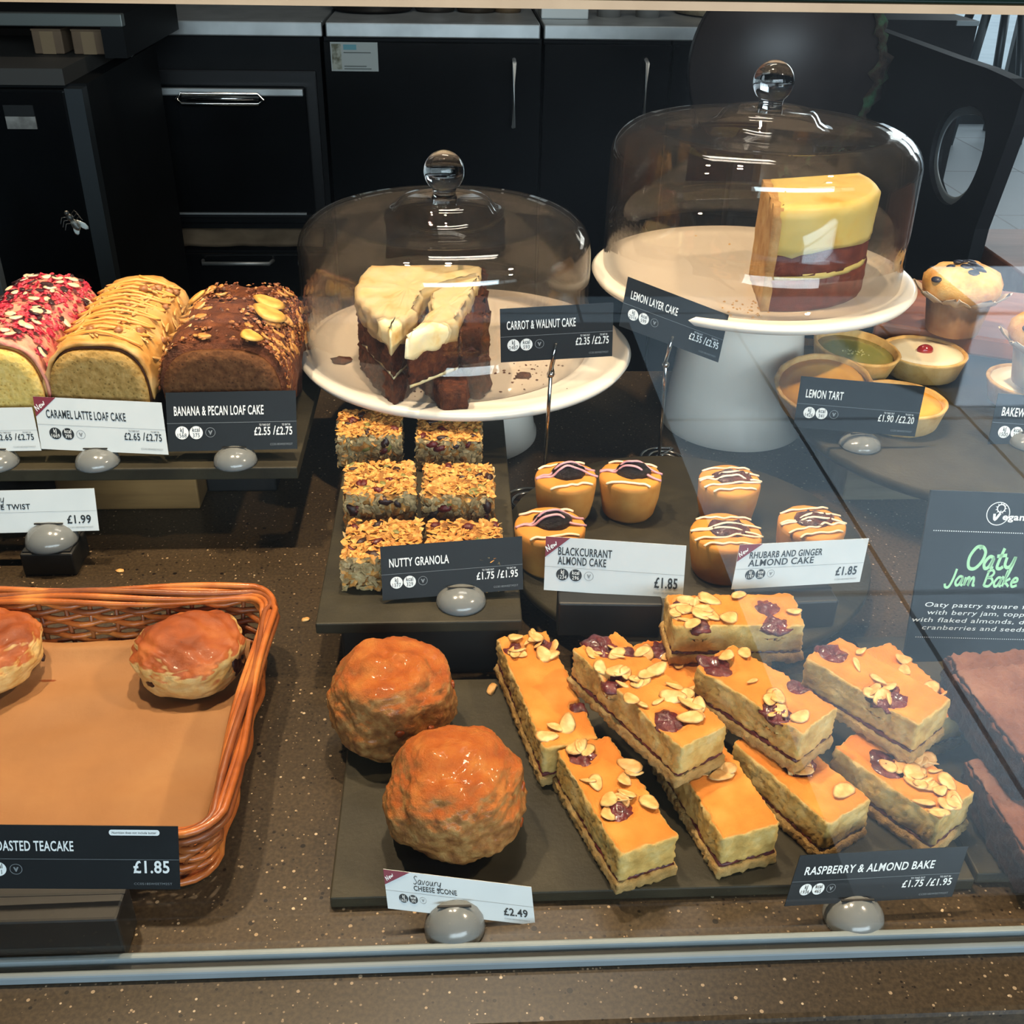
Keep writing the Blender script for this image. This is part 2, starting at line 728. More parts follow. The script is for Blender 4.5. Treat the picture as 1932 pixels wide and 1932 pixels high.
zt, zb = bz(42), bz(70)
xs = [bx(180, 50), bx(612, 50), bx(1022, 50), bx(1640, 50)]
for i, lab in enumerate(('brushed steel worktop section above the oven', 'middle steel worktop section above the white sticker', 'right steel worktop section under the white tray')):
    t = thing('steel_worktop', lab, 'worktop', ((xs[i] + xs[i + 1]) / 2, BY, zb), 0, 'steel worktop sections along the back')
    w = (xs[i + 1] - xs[i]) / 2 - 0.004
    obj('edge_panel', slab(-w, w, -0.02, 0.0, 0, zt - zb, 0.003), m_steel, t, smooth=False)
    obj('top_panel', slab(-w, w, 0.0, 0.68, zt - zb - 0.012, zt - zb, 0.002), m_steel, t, smooth=False)


def rail_handle(parent, x, z0, z1, name='handle', vertical=True):
    if vertical:
        b = tube([(x, 0, z0), (x, -0.028, z0 + 0.004), (x, -0.028, z1 - 0.004), (x, 0, z1)], 0.0045, 8)
    else:
        b = tube([(x, 0, z0), (x, -0.028, z0), (z1, -0.028, z0), (z1, 0, z0)], 0.0045, 8)
    return obj(name, b, m_steel, parent)


# oven
ox0, ox1 = bx(262, 200), bx(614, 200)
oz0, oz1 = bz(420, 430), zb
t = thing('oven', 'black built-in oven with an oval pull handle under the steel worktop', 'oven', ((ox0 + ox1) / 2, BY, oz0))
hw = (ox1 - ox0) / 2 - 0.003
oh = oz1 - oz0
obj('oven_body', slab(-hw, hw, 0.0, 0.6, 0, oh - 0.002), m_black, t, smooth=False)
dz0, dz1 = bz(398, 430) - oz0, bz(157, 430) - oz0
bm = slab(-hw + 0.012, hw - 0.012, -0.012, 0.0, dz0 - 0.015, dz1 + 0.03, 0.004)
obj('door_surround', bm, plain('charcoal_metal', '#17181a', 0.35), t, smooth=False)
dl, dr = bx(285, 270) - (ox0 + ox1) / 2, bx(588, 270) - (ox0 + ox1) / 2
d = obj('oven_door', slab(dl, dr, -0.035, -0.012, dz0, dz1, 0.004), m_blackgloss, t, smooth=False)
obj('door_rail', slab(dl + 0.005, dr - 0.005, -0.047, -0.035, dz1 - 0.02, dz1 - 0.004, 0.003), m_steel, d, smooth=False)
cx, cz = bx(424, 178) - (ox0 + ox1) / 2, bz(178, 424) - oz0
pts = [(cx + sx * 0.085 + dx, -0.062, cz + dz) for sx, dx, dz in ((-1, 0, 0.011), (1, 0, 0.011), (1, 0.011, 0), (1, 0, -0.011), (-1, 0, -0.011), (-1, -0.011, 0))]
bm = tube(pts, 0.004, 8, closed=True)
slab(cx - 0.085, cx + 0.085, -0.058, -0.035, cz - 0.004, cz + 0.004, bm=bm)
obj('handle', bm, m_chrome, d)
obj('door_strip', slab(dl + 0.05, dr - 0.02, -0.04, -0.0355, dz0 + 0.002, dz0 + 0.006), m_steel, t, smooth=False)

# paper in the open shelf and the drawer below the oven
pz0, pz1 = bz(472, 430), bz(428, 430)
t = thing('shelf_unit', 'black shelf and drawer unit directly below the oven', 'cabinet', ((ox0 + ox1) / 2, BY, FZ))
hgt = oz0 - FZ - 0.002
bm = slab(-hw, hw, 0.0, 0.6, 0, pz0 - FZ)
slab(-hw, hw, 0.55, 0.6, pz0 - FZ, hgt, bm=bm)
slab(-hw, -hw + 0.02, 0.0, 0.6, pz0 - FZ, hgt, bm=bm)
slab(hw - 0.02, hw, 0.0, 0.6, pz0 - FZ, hgt, bm=bm)
slab(-hw, hw, 0.0, 0.6, hgt - 0.012, hgt, bm=bm)
obj('carcass', bm, m_black, t, smooth=False)
df = obj('drawer', slab(-hw + 0.005, hw - 0.005, -0.02, 0.0, 0.30, pz0 - FZ - 0.004, 0.003), m_blackgloss, t, smooth=False)
hx = bx(450, 470) - (ox0 + ox1) / 2
obj('handle', tube([(hx - 0.085, -0.02, pz0 - FZ - 0.02), (hx - 0.08, -0.05, pz0 - FZ - 0.018), (hx + 0.08, -0.05, pz0 - FZ - 0.018), (hx + 0.085, -0.02, pz0 - FZ - 0.02)], 0.005, 8), m_steel, df)
b = bmesh.new()
N = 22
for i in range(N + 1):
    for j in range(6):
        b.verts.new((-hw + 0.03 + (2 * hw - 0.06) * i / N, 0.015 + 0.09 * j, 0.004 + (0.026 if j else 0) * (1 + 0.5 * math.sin(i * 0.9)) + 0.004 * nz((i, j, 0), 0.5, 3)))
b.verts.ensure_lookup_table()
for i in range(N):
    for j in range(5):
        b.faces.new([b.verts[k] for k in (i * 6 + j, i * 6 + j + 1, (i + 1) * 6 + j + 1, (i + 1) * 6 + j)])
r_ = bmesh.ops.extrude_face_region(b, geom=b.faces[:])
for v in [g for g in r_['geom'] if isinstance(g, bmesh.types.BMVert)]:
    v.co.z += 0.012
bmesh.ops.recalc_face_normals(b, faces=b.faces[:])
tag(obj('paper_sheets', b, plain('crinkled_brown_paper', [(0.3, '#6f5a44'), (0.7, '#a68d70')], 0.8, 9), loc=((ox0 + ox1) / 2, BY, pz0 + 0.001)),
    'crinkled brown paper lying in the open shelf below the oven', 'paper')

# cupboards right of the oven
cuts = [614, 1022, 1262, 1480]
labs = ('wide black cupboard with the white sticker, right of the oven', 'black cupboard with a handle near its right edge, between the two domes', 'black cupboard with a handle near its left edge, behind the tall dome')
hand = (968, 1212, 1312)
for i in range(3):
    x0, x1 = bx(cuts[i], 150), bx(cuts[i + 1], 150)
    t = thing('cupboard', labs[i], 'cupboard', ((x0 + x1) / 2, BY, FZ), 0, 'black cupboards along the back')
    hw2 = (x1 - x0) / 2 - 0.0025
    obj('carcass', slab(-hw2, hw2, 0.0, 0.6, 0, zb - FZ - 0.001), m_black, t, smooth=False)
    d = obj('cupboard_door', slab(-hw2, hw2, -0.02, 0.0, 0.1, bz(78) - FZ, 0.002), m_blackgloss, t, smooth=False)
    hz1, hz0 = bz(110, hand[i]) - FZ, bz(236, hand[i]) - FZ
    o = rail_handle(d, bx(hand[i], 170) - (x0 + x1) / 2, hz0, hz1)
    o.location.y = -0.02
x0, x1 = bx(1640, 50), bx(1835, 90)
t = thing('end_cabinet', 'plain black cabinet at the right end of the back run', 'cabinet', ((x0 + x1) / 2, BY, FZ))
obj('carcass', slab(-(x1 - x0) / 2 + 0.003, (x1 - x0) / 2, 0.0, 0.6, 0, bz(38, 1750) - FZ), m_black, t, smooth=False)
obj('edge_strip', slab(-(x1 - x0) / 2 + 0.2, (x1 - x0) / 2, -0.006, 0.0, bz(40, 1750) - FZ - 0.008, bz(38, 1750) - FZ), m_alu, t, smooth=False)

# white sticker on the cupboard
p0, p1 = P(626, 134, y=BY - 0.021), P(712, 80, y=BY - 0.021)
t = thing('notice_sticker', 'small white notice sticker on the black cupboard', 'sticker', ((p0.x + p1.x) / 2, BY - 0.0205, p0.z))
w, h = (p1.x - p0.x) / 2, p1.z - p0.z
obj('sticker_sheet', slab(-w, w, -0.001, 0, 0, h), plain('sticker_white', '#8f9490', 0.4), t, smooth=False)
bm = slab(-w * 0.95, -w * 0.55, -0.0016, -0.001, h * 0.06, h * 0.94)
obj('sticker_picture', bm, plain('sticker_olive', [(0.4, '#4d4c37'), (0.6, '#8b8d80')], 0.4, 60), t, smooth=False)
bm = slab(-w * 0.45, w * 0.1, -0.0016, -0.001, h * 0.74, h * 0.92)
obj('sticker_heading', bm, plain('sticker_blue', '#4d7f88', 0.4), t, smooth=False)
bm = slab(-w * 0.45, w * 0.7, -0.0016, -0.001, h * 0.63, h * 0.66)
slab(-w * 0.45, w * 0.5, -0.0016, -0.001, h * 0.16, h * 0.19, bm=bm)
slab(-w * 0.45, w * 0.7, -0.0016, -0.001, h * 0.07, h * 0.10, bm=bm)
obj('sticker_lines', bm, plain('sticker_grey', '#3f4440', 0.4), t, smooth=False)

# things on the back worktop
m_white = plain('white_plastic', '#c9cdca', 0.4)
p = P(1066, 42, y=2.68)
t = thing('till_box', 'white box on the back worktop with a dark lid line', 'box', (p.x, 2.75, zt))
obj('lower_case', slab(-0.055, 0.055, -0.06, 0.06, 0, 0.03, 0.003), m_white, t, smooth=False)
obj('upper_case', slab(-0.055, 0.055, -0.066, 0.06, 0.035, 0.11, 0.003), m_white, t, smooth=False)
obj('seam', slab(-0.05, 0.05, -0.055, 0.055, 0.03, 0.035), m_gasket, t, smooth=False)
for u, lab in ((1152, 'pale cup on the back worktop beside the white box'), (1226, 'pale cup on the back worktop beside the wooden tray')):
    p = P(u, 42, y=2.72)
    t = thing('paper_cup', lab, 'cup', (p.x, 2.76, zt), 0, 'cups on the back worktop')
    obj('cup_wall', lathe([(0.028, 0.0), (0.037, 0.085)], 24), plain('cup_grey', '#8d8983', 0.5), t)
    obj('lid', lathe([(0.039, 0.085), (0.04, 0.09), (0.036, 0.1), (0.03, 0.1)], 24), m_white, t)
p = P(1415, 45, y=2.75)
t = thing('serving_tray', 'large oval wooden tray on the back worktop behind the tall dome', 'tray', (p.x, 2.85, zt))
bm = lathe([(0.10, 0.0), (0.150, 0.004), (0.155, 0.03), (0.15, 0.032), (0.14, 0.01), (0.0, 0.008)], 40)
for v in bm.verts:
    v.co.x *= 1.1
obj('tray_bowl', bm, wood('pale_wood', '#a08d70', '#c0ad8e', 6), t)
p = P(298, 20, y=2.75)
t = thing('tap', 'small chrome tap standing on the back worktop left of the oven', 'tap', (p.x, 2.75, zt))
obj('tap_body', lathe([(0.012, 0), (0.011, 0.04), (0.006, 0.045), (0, 0.045)], 16), m_chrome, t)
obj('tap_head', slab(-0.02, 0.02, -0.02, 0.02, 0.045, 0.075, 0.004), m_chrome, t, smooth=False)
for i, (u, w, mt) in enumerate(((700, 0.10, '#1a1614'), (820, 0.05, '#2b2622'), (900, 0.05, '#33291f'), (960, 0.035, '#6a543c'))):
    p = P(u, 42, y=2.75)
    t = thing('storage_jar', ('wide dark jar on the worktop left of the other jars', 'dark jar second from the left on the steel worktop', 'brown jar third from the left on the steel worktop', 'tan jar on the steel worktop nearest the white box')[i], 'jar', (p.x, 2.83, zt), 0, 'jars on the back worktop')
    obj('jar_wall', lathe([(w * 0.9, 0), (w, 0.01), (w, 0.09), (w * 0.8, 0.1)], 28), plain('jar' + mt, mt, 0.3), t)
    obj('jar_lid', lathe([(w * 0.85, 0.1), (w * 0.85, 0.115), (0, 0.115)], 28), m_black, t)

# ------------------------------------------------------------------ left: fridge with a shelf of boxes on top
FY = 2.0
fx1 = P(163, 160, y=FY).x
ft = P(80, 157, y=FY).z
t = thing('under_counter_fridge', 'black fridge cabinet with a small white label at the left', 'fridge', (fx1 - 0.45, FY, FZ))
obj('fridge_body', slab(-0.45, 0.45, 0, 0.5, 0, ft - FZ), m_black, t, smooth=False)
d = obj('fridge_door', slab(-0.45, 0.42, -0.03, 0, 0.1, ft - FZ - 0.006, 0.004), m_blackgloss, t, smooth=False)
obj('door_edge', slab(0.42, 0.45, -0.03, 0, 0.1, ft - FZ - 0.004), plain('dull_grey_metal', '#3a3f42', 0.4, metal=0.5), t, smooth=False)
obj('top_rail', slab(-0.45, 0.42, -0.02, 0.4, ft - FZ, P(80, 126, y=FY).z - FZ), plain('dull_grey', '#3d3a36', 0.6), t, smooth=False)
p0, p1 = P(15, 243, y=FY - 0.031), P(66, 219, y=FY - 0.031)
obj('data_label', slab(p0.x - fx1 + 0.45, p1.x - fx1 + 0.45, -0.0325, -0.03, p0.z - FZ, p1.z - FZ), plain('label_grey', [(0.4, '#8d8a84'), (0.6, '#6a6762')], 0.5, 40), d, smooth=False)
obj('control_panel', slab(p0.x - fx1 + 0.45, p1.x - fx1 + 0.45, -0.0325, -0.03, P(40, 213, y=FY).z - FZ, P(40, 192, y=FY).z - FZ), m_gasket, d, smooth=False)
sz = P(80, 125, y=FY).z
t = thing('shelf_rack', 'dark shelf rack with steel front rail above the fridge', 'shelf', (fx1 - 0.4, FY + 0.1, sz))
zr0, zr1 = P(80, 50, y=FY + 0.1).z - sz, P(80, 25, y=FY + 0.1).z - sz
obj('rail', slab(-0.5, 0.45, 0.0, 0.02, zr0, zr1, 0.002), plain('dull_steel', '#6f7572', 0.4, metal=0.7), t, smooth=False)
obj('top_shelf', slab(-0.5, 0.45, 0.02, 0.4, zr0, zr0 + 0.02), m_black, t, smooth=False)
obj('back_panel', slab(-0.5, 0.45, 0.4, 0.42, 0.0, zr1 + 0.1), m_black, t, smooth=False)
for s in (-0.48, 0.43):
    obj('upright', slab(s - 0.02, s + 0.02, 0.0, 0.4, 0.0, zr0), m_black, t, smooth=False)
m_card = plain('brown_cardboard', [(0.3, '#5d4a38'), (0.7, '#6f5a45')], 0.8, 14)
for u0, u1, lab in ((68, 124, 'narrow brown cardboard box on the dark shelf rack'), (142, 203, 'wide brown cardboard box at the right of the shelf rack')):
    a, c = P(u0, 110, y=FY + 0.14), P(u1, 110, y=FY + 0.14)
    w = (c.x - a.x) / 2
    t = thing('cardboard_box', lab, 'box', ((a.x + c.x) / 2, FY + 0.14, sz + 0.0005), 0, 'cardboard boxes on the shelf rack')
    obj('box_body', slab(-w, w, 0, 0.22, 0, zr0 - 0.012, 0.002), m_card, t, smooth=False)
    obj('tape', slab(-0.012, 0.012, -0.0008, 0.0, 0, zr0 - 0.013), plain('tape_tan', '#7f6a50', 0.3), t, smooth=False)
    obj('box_flap', slab(-w, w, -0.001, 0.2, zr0 - 0.012, zr0 - 0.009), m_card, t, smooth=False)
a, c = P(246, 95, y=2.3), P(290, 48, y=2.5)
t = thing('pull_rail', 'short bright steel rail on the side of the dark shelf, left of the oven', 'rail', a)
c = c - a
obj('rail_strip', tube([(0, 0, 0), c * 0.5, c], 0.006, 8, flat=2.2), m_steel, t)
obj('rail_end', ball(0.007, 0.007, 0.012), m_steel, t)
for q in (c * 0.2, c * 0.8):
    obj('bracket', slab(q.x - 0.015, q.x, q.y - 0.004, q.y + 0.004, q.z - 0.004, q.z + 0.004), m_black, t, smooth=False)

# ------------------------------------------------------------------ right: side panel with an oval hole, round wood slice, wood counters
PX = 0.80
outl = [P(1840, 432, x=PX), P(1885, 310, x=PX), P(1912, 235, x=PX), P(1926, 188, x=PX), P(1932, 168, x=PX), P(1905, 148, x=PX), P(1860, 128, x=PX), P(1800, 108, x=PX)]
ys = [q.y for q in outl]
oy = [(q.y, q.z) for q in outl] + [(2.2, outl[-1].z - 0.0), (2.36, outl[-1].z - 0.005), (2.36, FZ), (ys[0] + 0.02, FZ)]
hp = [(1800, 204), (1838, 202), (1857, 228), (1857, 270), (1843, 320), (1822, 362), (1795, 386), (1772, 378), (1757, 345), (1753, 305), (1762, 258), (1778, 224)]
hole = spline([(0, P(u, v, x=PX).y, P(u, v, x=PX).z) for u, v in hp], 4, closed=True)
b = bmesh.new()
th = 0.022
ov = [b.verts.new((0, y, z)) for y, z in oy]
hv = [b.verts.new((0, q.y, q.z)) for q in hole]
ed = [b.edges.new((ov[i], ov[(i + 1) % len(ov)])) for i in range(len(ov))] + [b.edges.new((hv[i], hv[(i + 1) % len(hv)])) for i in range(len(hv))]
bmesh.ops.triangle_fill(b, use_beauty=True, edges=ed)
r_ = bmesh.ops.extrude_face_region(b, geom=b.faces[:])
for v in [g for g in r_['geom'] if isinstance(g, bmesh.types.BMVert)]:
    v.co.x += th
bmesh.ops.recalc_face_normals(b, faces=b.faces[:])
t = thing('gate_panel', 'black side panel with an oval hand hole and a curved top, at the right', 'panel', (PX, 0, 0))
obj('panel_board', b, m_black, t, smooth=False)
obj('hole_rim', tube([(-0.001 + th / 2, q.y, q.z) for q in hole], 0.0125, 8, closed=True, flat=0.12, up=V((1, 0, 0))), plain('pale_metal_edge', '#9aa4a8', 0.4, metal=0.3), t)

t = thing('wood_side_counter', 'reddish wooden counter top beyond the black panel', 'counter', (1.35, 1.30, FZ))
obj('wood_top', slab(-0.52, 0.6, -0.42, 0.41, 0.86, 0.9, 0.003), m_pinkwood, t, smooth=False)
obj('counter_base', slab(-0.5, 0.58, -0.38, 0.38, 0.0, 0.86), m_black, t, smooth=False)

# round dark slice with a mossy bark rim, standing on the floor area behind
c0 = P(1480, 128, y=1.95)
rr = abs(P(1655, 130, y=1.95).x - c0.x)
t = thing('round_board', 'dark round board with rough mossy bark along its right edge, standing behind the tall dome', 'round board', (c0.x, 1.95, c0.z))
bm = lathe([(0, 0.0), (rr, 0.0), (rr, -0.03), (0, -0.03)], 64)
bmesh.ops.rotate(bm, verts=bm.verts[:], matrix=Matrix.Rotation(math.radians(90), 3, 'X'))
obj('board_face', bm, plain('smoked_brown', [(0.3, '#241f1e'), (0.7, '#352e2c')], 0.45, 7), t)
bm = lathe([(rr, 0.008), (rr + 0.012, 0.006), (rr + 0.02, -0.014), (rr + 0.01, -0.036), (rr, -0.036)], 140, cap=False, wob=0.02, wscale=40, close=True)
bmesh.ops.delete(bm, geom=[f for f in bm.faces if f.calc_center_median().x < 0.02], context='FACES')
bmesh.ops.rotate(bm, verts=bm.verts[:], matrix=Matrix.Rotation(math.radians(90), 3, 'X'))
obj('bark_rim', bm, plain('mossy_bark', [(0.35, '#15110e'), (0.5, '#3a2c22'), (0.66, '#3c6244')], 0.9, 26, 0.8, 120, 0.004), t)
bm = slab(-0.06, 0.06, 0.036, 0.076, -(c0.z - FZ), 0.02)
obj('support_post', bm, m_black, t, smooth=False)

# stool out on the shop floor, seen past the panel
p = P(1872, 60, y=6.9)
t = thing('bar_stool', 'grey metal stool legs standing by the bright far window', 'stool', (p.x, 6.9, FZ))
obj('seat', lathe([(0, 0.78), (0.17, 0.78), (0.18, 0.80), (0.17, 0.82), (0, 0.82)], 32, cap=False), m_chairmetal, t)
for sx in (-1, 1):
    for sy in (-1, 1):
        obj('leg', tube([(sx * 0.10, sy * 0.10, 0.78), (sx * 0.22, sy * 0.22, 0.0)], 0.028, 8), m_chairmetal, t)
obj('foot_ring', tube([(0.19 * math.cos(k * 0.3927), 0.19 * math.sin(k * 0.3927), 0.3) for k in range(16)], 0.01, 6, closed=True), m_chairmetal, t)

# white bench on the customers' side, seen mirrored in the glass at the right
vy = 2 * GY + 2.2
q0, q1 = P(1850, 575, y=vy), P(1790, 700, y=vy)
t = thing('window_bench', 'low white bench by the shop window, mirrored in the glass at the right', 'bench', (q0.x + 0.9, -2.2, FZ))
obj('bench_body', slab(-0.9, 0.9, -0.35, 0.0, 0, q0.z - FZ - 0.02, 0.004), plain('white_paint', '#dfe5ea', 0.5), t, smooth=False)
obj('bench_top', slab(-0.91, 0.91, -0.36, 0.01, q0.z - FZ - 0.02, q0.z - FZ, 0.004), plain('white_paint', '#dfe5ea', 0.5), t, smooth=False)

tag(obj('reflection_darkening_mat', slab(-1.9, 0.62, -2.9, 0.15, 0, 0.012, 0.004), plain('black_matting', [(0.3, '#0d0e0f'), (0.7, '#17181a')], 0.9, 200, 0.6, 300), smooth=False, loc=(0, 0, FZ + 0.0005)),
    'unseen wide black mat added to the shop floor to darken its reflection in the glass', 'mat')  # out of view, added to keep the mirrored floor dark on the left
# ------------------------------------------------------------------ slates, risers
def slate(name, label, x0, x1, y0, y1, ztop, th=0.009, group=None):
    c = V(((x0 + x1) / 2, (y0 + y1) / 2, ztop - th))
    b = box(x1 - x0, y1 - y0, th, (0, 0, th / 2), 0.0011, 2)
    o = obj(name, b, m_slate, loc=c, smooth=False)
    return tag(o, label, 'slate board', group)


def riser(label, x0, x1, y0, y1, z0, z1, mat, name='riser_block'):
    o = obj(name, slab(x0 - (x0 + x1) / 2, (x1 - x0) / 2, -(y1 - y0) / 2, (y1 - y0) / 2, 0, z1 - z0, 0.002), mat, smooth=False, loc=((x0 + x1) / 2, (y0 + y1) / 2, z0))
    return tag(o, label, 'riser block')


LZ = 0.075
ly = P(300, 884, z=LZ).y
slate('slate_board', 'long dark slate board carrying the three loaf cakes', -0.75, P(560, 884, z=LZ).x, ly, 1.0, LZ, 0.011)
ry = P(250, 962, z=0).y
riser('wooden block under the front of the loaf cake slate', P(115, 962, z=0).x, P(378, 962, z=0).x, ry, ry + 0.1, 0, LZ - 0.011, m_oak)
riser('black block under the right end of the loaf cake slate', P(385, 945, z=0).x, P(520, 940, z=0).x, ry + 0.03, ry + 0.14, 0, LZ - 0.011, m_riserblack)
riser('black block under the left end of the loaf cake slate', P(-60, 962, z=0).x, P(110, 962, z=0).x, ry + 0.01, ry + 0.12, 0, LZ - 0.011, m_riserblack)

NZ = 0.05
ny0 = P(790, 1174, z=NZ).y
nx0, nx1 = P(594, 1180, z=NZ).x, P(985, 1165, z=NZ).x
slate('slate_board', 'narrow dark slate tray carrying the six granola squares', nx0, nx1, ny0, 0.915, NZ, 0.009)
riser('black block under the front of the granola slate', P(650, 1275, z=0).x, nx1 - 0.004, P(800, 1272, z=0).y, P(800, 1272, z=0).y + 0.09, 0, NZ - 0.0095, m_riserblack)
riser('black block under the back of the granola slate', P(650, 1275, z=0).x, nx1 - 0.004, 0.78, 0.88, 0, NZ - 0.0095, m_riserblack)

SZ = 0.009
sy0, sy1 = P(900, 1686, z=SZ).y, P(760, 1283, z=SZ).y
sx0, sx1 = P(622, 1690, z=SZ).x, P(1838, 1655, z=SZ).x
slate('slate_board', 'wide dark slate board under the scones and raspberry slices', sx0, sx1, sy0, sy1, SZ, 0.0085)
slate('slate_board', 'dark slate board under the stacked brownies at the right edge', sx1 + 0.003, sx1 + 0.32, sy0 + 0.004, sy1 + 0.04, SZ, 0.0085)

AZ = 0.03
ac = P(1290, 1020, z=AZ)
tag(obj('slate_disc', lathe([(0, -0.010), (0.145, -0.010), (0.147, -0.006), (0.146, 0), (0, 0)], 72, cap=False, wob=0.0006, wscale=40), m_slate, loc=(ac.x, ac.y, AZ)),
    'round dark slate carrying the small almond cakes', 'slate board')
riser('black block under the round almond cake slate', ac.x - 0.09, ac.x + 0.09, ac.y - 0.11, ac.y + 0.07, 0, AZ - 0.0105, m_riserblack)

TZ = 0.055
tcx, tcy = 0.496, 0.897
tag(obj('slate_disc', lathe([(0, -0.011), (0.178, -0.011), (0.18, -0.007), (0.179, 0), (0, 0)], 72, cap=False, wob=0.0006, wscale=40), m_slate, loc=(tcx, tcy, TZ)),
    'large round dark slate carrying the tarts at the right', 'slate board')
q0, q1 = P(1588, 945, z=0), P(1760, 948, z=0)
riser('pale wooden block under the round slate of tarts', q0.x, q0.x + 0.26, q0.y, q0.y + 0.09, 0, TZ - 0.0115, wood('pale_oak', '#6c6048', '#94866a', 5))

# ------------------------------------------------------------------ scattering
def flake(L, W, T, bend=0.0, seed=0, seg=12):
    """thin almond-like flake, flat on z = 0"""
    b = bmesh.new()
    rng = random.Random(seed)
    rings = []
    for f, z in ((0.0, -T / 2), (0.75, -T / 2), (1.0, 0), (0.75, T / 2), (0.0, T / 2)):
        if f == 0:
            rings.append([b.verts.new((0, 0, z))])
            continue
        ring = []
        for i in range(seg):
            a = 2 * math.pi * i / seg
            x = math.cos(a) * L / 2 * f
            w = W / 2 * (1 - 0.25 * math.cos(a))
            y = math.sin(a) * w * f * (1 + 0.08 * math.sin(a * 3 + seed))
            ring.append(b.verts.new((x, y, z + bend * (x / L * 2) ** 2 * L)))
        rings.append(ring)
    for r0, r1 in zip(rings, rings[1:]):
        for i in range(seg):
            j = (i + 1) % seg
            if len(r0) == 1:
                b.faces.new((r0[0], r1[j], r1[i]))
            elif len(r1) == 1:
                b.faces.new((r0[i], r0[j], r1[0]))
            else:
                b.faces.new((r0[i], r0[j], r1[j], r1[i]))
    bmesh.ops.recalc_face_normals(b, faces=b.faces[:])
    return b


def chunk(L, W, T, seed=0):
    b = bmesh.new()
    bmesh.ops.create_icosphere(b, subdivisions=2, radius=0.5)
    for v in b.verts:
        k = 1 + 0.5 * nz(v.co, 3.0, seed)
        v.co = V((v.co.x * L * k, v.co.y * W * k, v.co.z * T * k))
    return b


MESHES = {}


def shared(key, fn, mat):
    if key not in MESHES:
        b = fn()
        me = bpy.data.meshes.new(key)
        b.to_mesh(me)
        b.free()
        me.polygons.foreach_set('use_smooth', [True] * len(me.polygons))
        me.materials.append(mat)
        MESHES[key] = me
    return MESHES[key]


def place(name, me, parent, pos, nrm=(0, 0, 1), spin=0.0, scale=1.0, sink=0.0, tilt=0.0):
    o = bpy.data.objects.new(name, me)
    COL.objects.link(o)
    o.parent = parent
    q = V(nrm).normalized().to_track_quat('Z', 'Y')
    m = q.to_matrix() @ Matrix.Rotation(spin, 3, 'Z') @ Matrix.Rotation(tilt, 3, 'X')
    o.rotation_euler = m.to_euler()
    o.location = V(pos) - V(nrm).normalized() * sink
    o.scale = (scale, scale, scale)
    return o


def scatter(bits, seed=0):
    """many tiny bits in one mesh; bits = [(pos, normal, L, W, T), ...]"""
    rng = random.Random(seed)
    b = bmesh.new()
    for pos, nrm, L, W, T in bits:
        q = V(nrm).normalized().to_track_quat('Z', 'Y').to_matrix() @ Matrix.Rotation(rng.random() * 6.28, 3, 'Z') @ Matrix.Rotation(rng.uniform(-.5, .5), 3, 'X')
        seg = 6
        top = b.verts.new(V(pos) + q @ V((0, 0, T / 2)))
        bot = b.verts.new(V(pos) - q @ V((0, 0, T / 2)))
        ring = [b.verts.new(V(pos) + q @ V((math.cos(6.283 * i / seg) * L / 2 * rng.uniform(.75, 1.2), math.sin(6.283 * i / seg) * W / 2 * rng.uniform(.75, 1.2), rng.uniform(-.2, .2) * T))) for i in range(seg)]
        for i in range(seg):
            j = (i + 1) % seg
            b.faces.new((top, ring[i], ring[j]))
            b.faces.new((bot, ring[j], ring[i]))
    return b


# ------------------------------------------------------------------ cake stands with domes
m_china = plain('white_china', [(0.3, '#d9d2c6'), (0.7, '#e4ddd2')], 0.22, 4, spec=0.5)
m_knob = NT('solid_glass').set(0.0, trans=1.0, ior=1.45).m


def cake_stand(label, c, zp, R, r_base, r_neck, stem_mat):
    t = thing('cake_stand', label, 'cake stand', (c.x, c.y, 0.0005))
    tag(obj('plate', lathe([(0, zp - 0.010), (r_neck + 0.01, zp - 0.010), (R * 0.9, zp - 0.007), (R - 0.003, zp - 0.003), (R, zp + 0.002), (R - 0.004, zp + 0.005), (R - 0.018, zp + 0.0015), (R * 0.80, zp), (0, zp)], 96, cap=False), m_china, t), None)
    obj('pedestal', lathe([(r_base, 0.0), (r_base, 0.004), (r_base * 0.97, 0.008), (r_neck + (r_base - r_neck) * 0.45, zp * 0.5), (r_neck, zp - 0.010)], 64, cap=False), m_china, t)
    return t


def cake_dome(label, c, zp, R, sh, top):
    """sh = height of the shoulder, top = height of the flat top"""
    t = thing('cake_dome', label, 'cake dome', (c.x, c.y, zp + 0.0008))
    th = 0.0028
    out = [(R, 0.0), (R, sh * 0.5), (R - 0.001, sh)]
    for i in range(1, 9):
        a = math.radians(90 * i / 8)
        out.append((R - 0.001 - 0.030 * (1 - math.cos(a)), sh + (top - sh - 0.003) * math.sin(a)))
    out += [(R - 0.0335, top - 0.0022), (R - 0.0365, top - 0.0035), (0.060, top - 0.001), (0.052, top), (0.047, top + 0.004), (0.043, top + 0.010), (0.039, top + 0.0125), (0.015, top + 0.014)]
    inn = [(r - th if r > 0.06 else r - 0.002, z - (th if i > 4 else 0)) for i, (r, z) in enumerate(out)]
    b = lathe(out + inn[::-1], 96, cap=False, close=True)
    obj('dome_bowl', b, m_dome, t)
    k = top + 0.0125
    kn = [(0.012, k), (0.0105, k + 0.004), (0.011, k + 0.007)]
    zc, rk = k + 0.0235, 0.0185
    for i in range(1, 16):
        a = math.radians(-62 + 152 * i / 15)
        kn.append((rk * math.cos(a), zc + rk * math.sin(a)))
    kn[-1] = (0, zc + rk)
    obj('knob', lathe([(0, k)] + kn, 40, cap=False), m_knob, t)
    return t


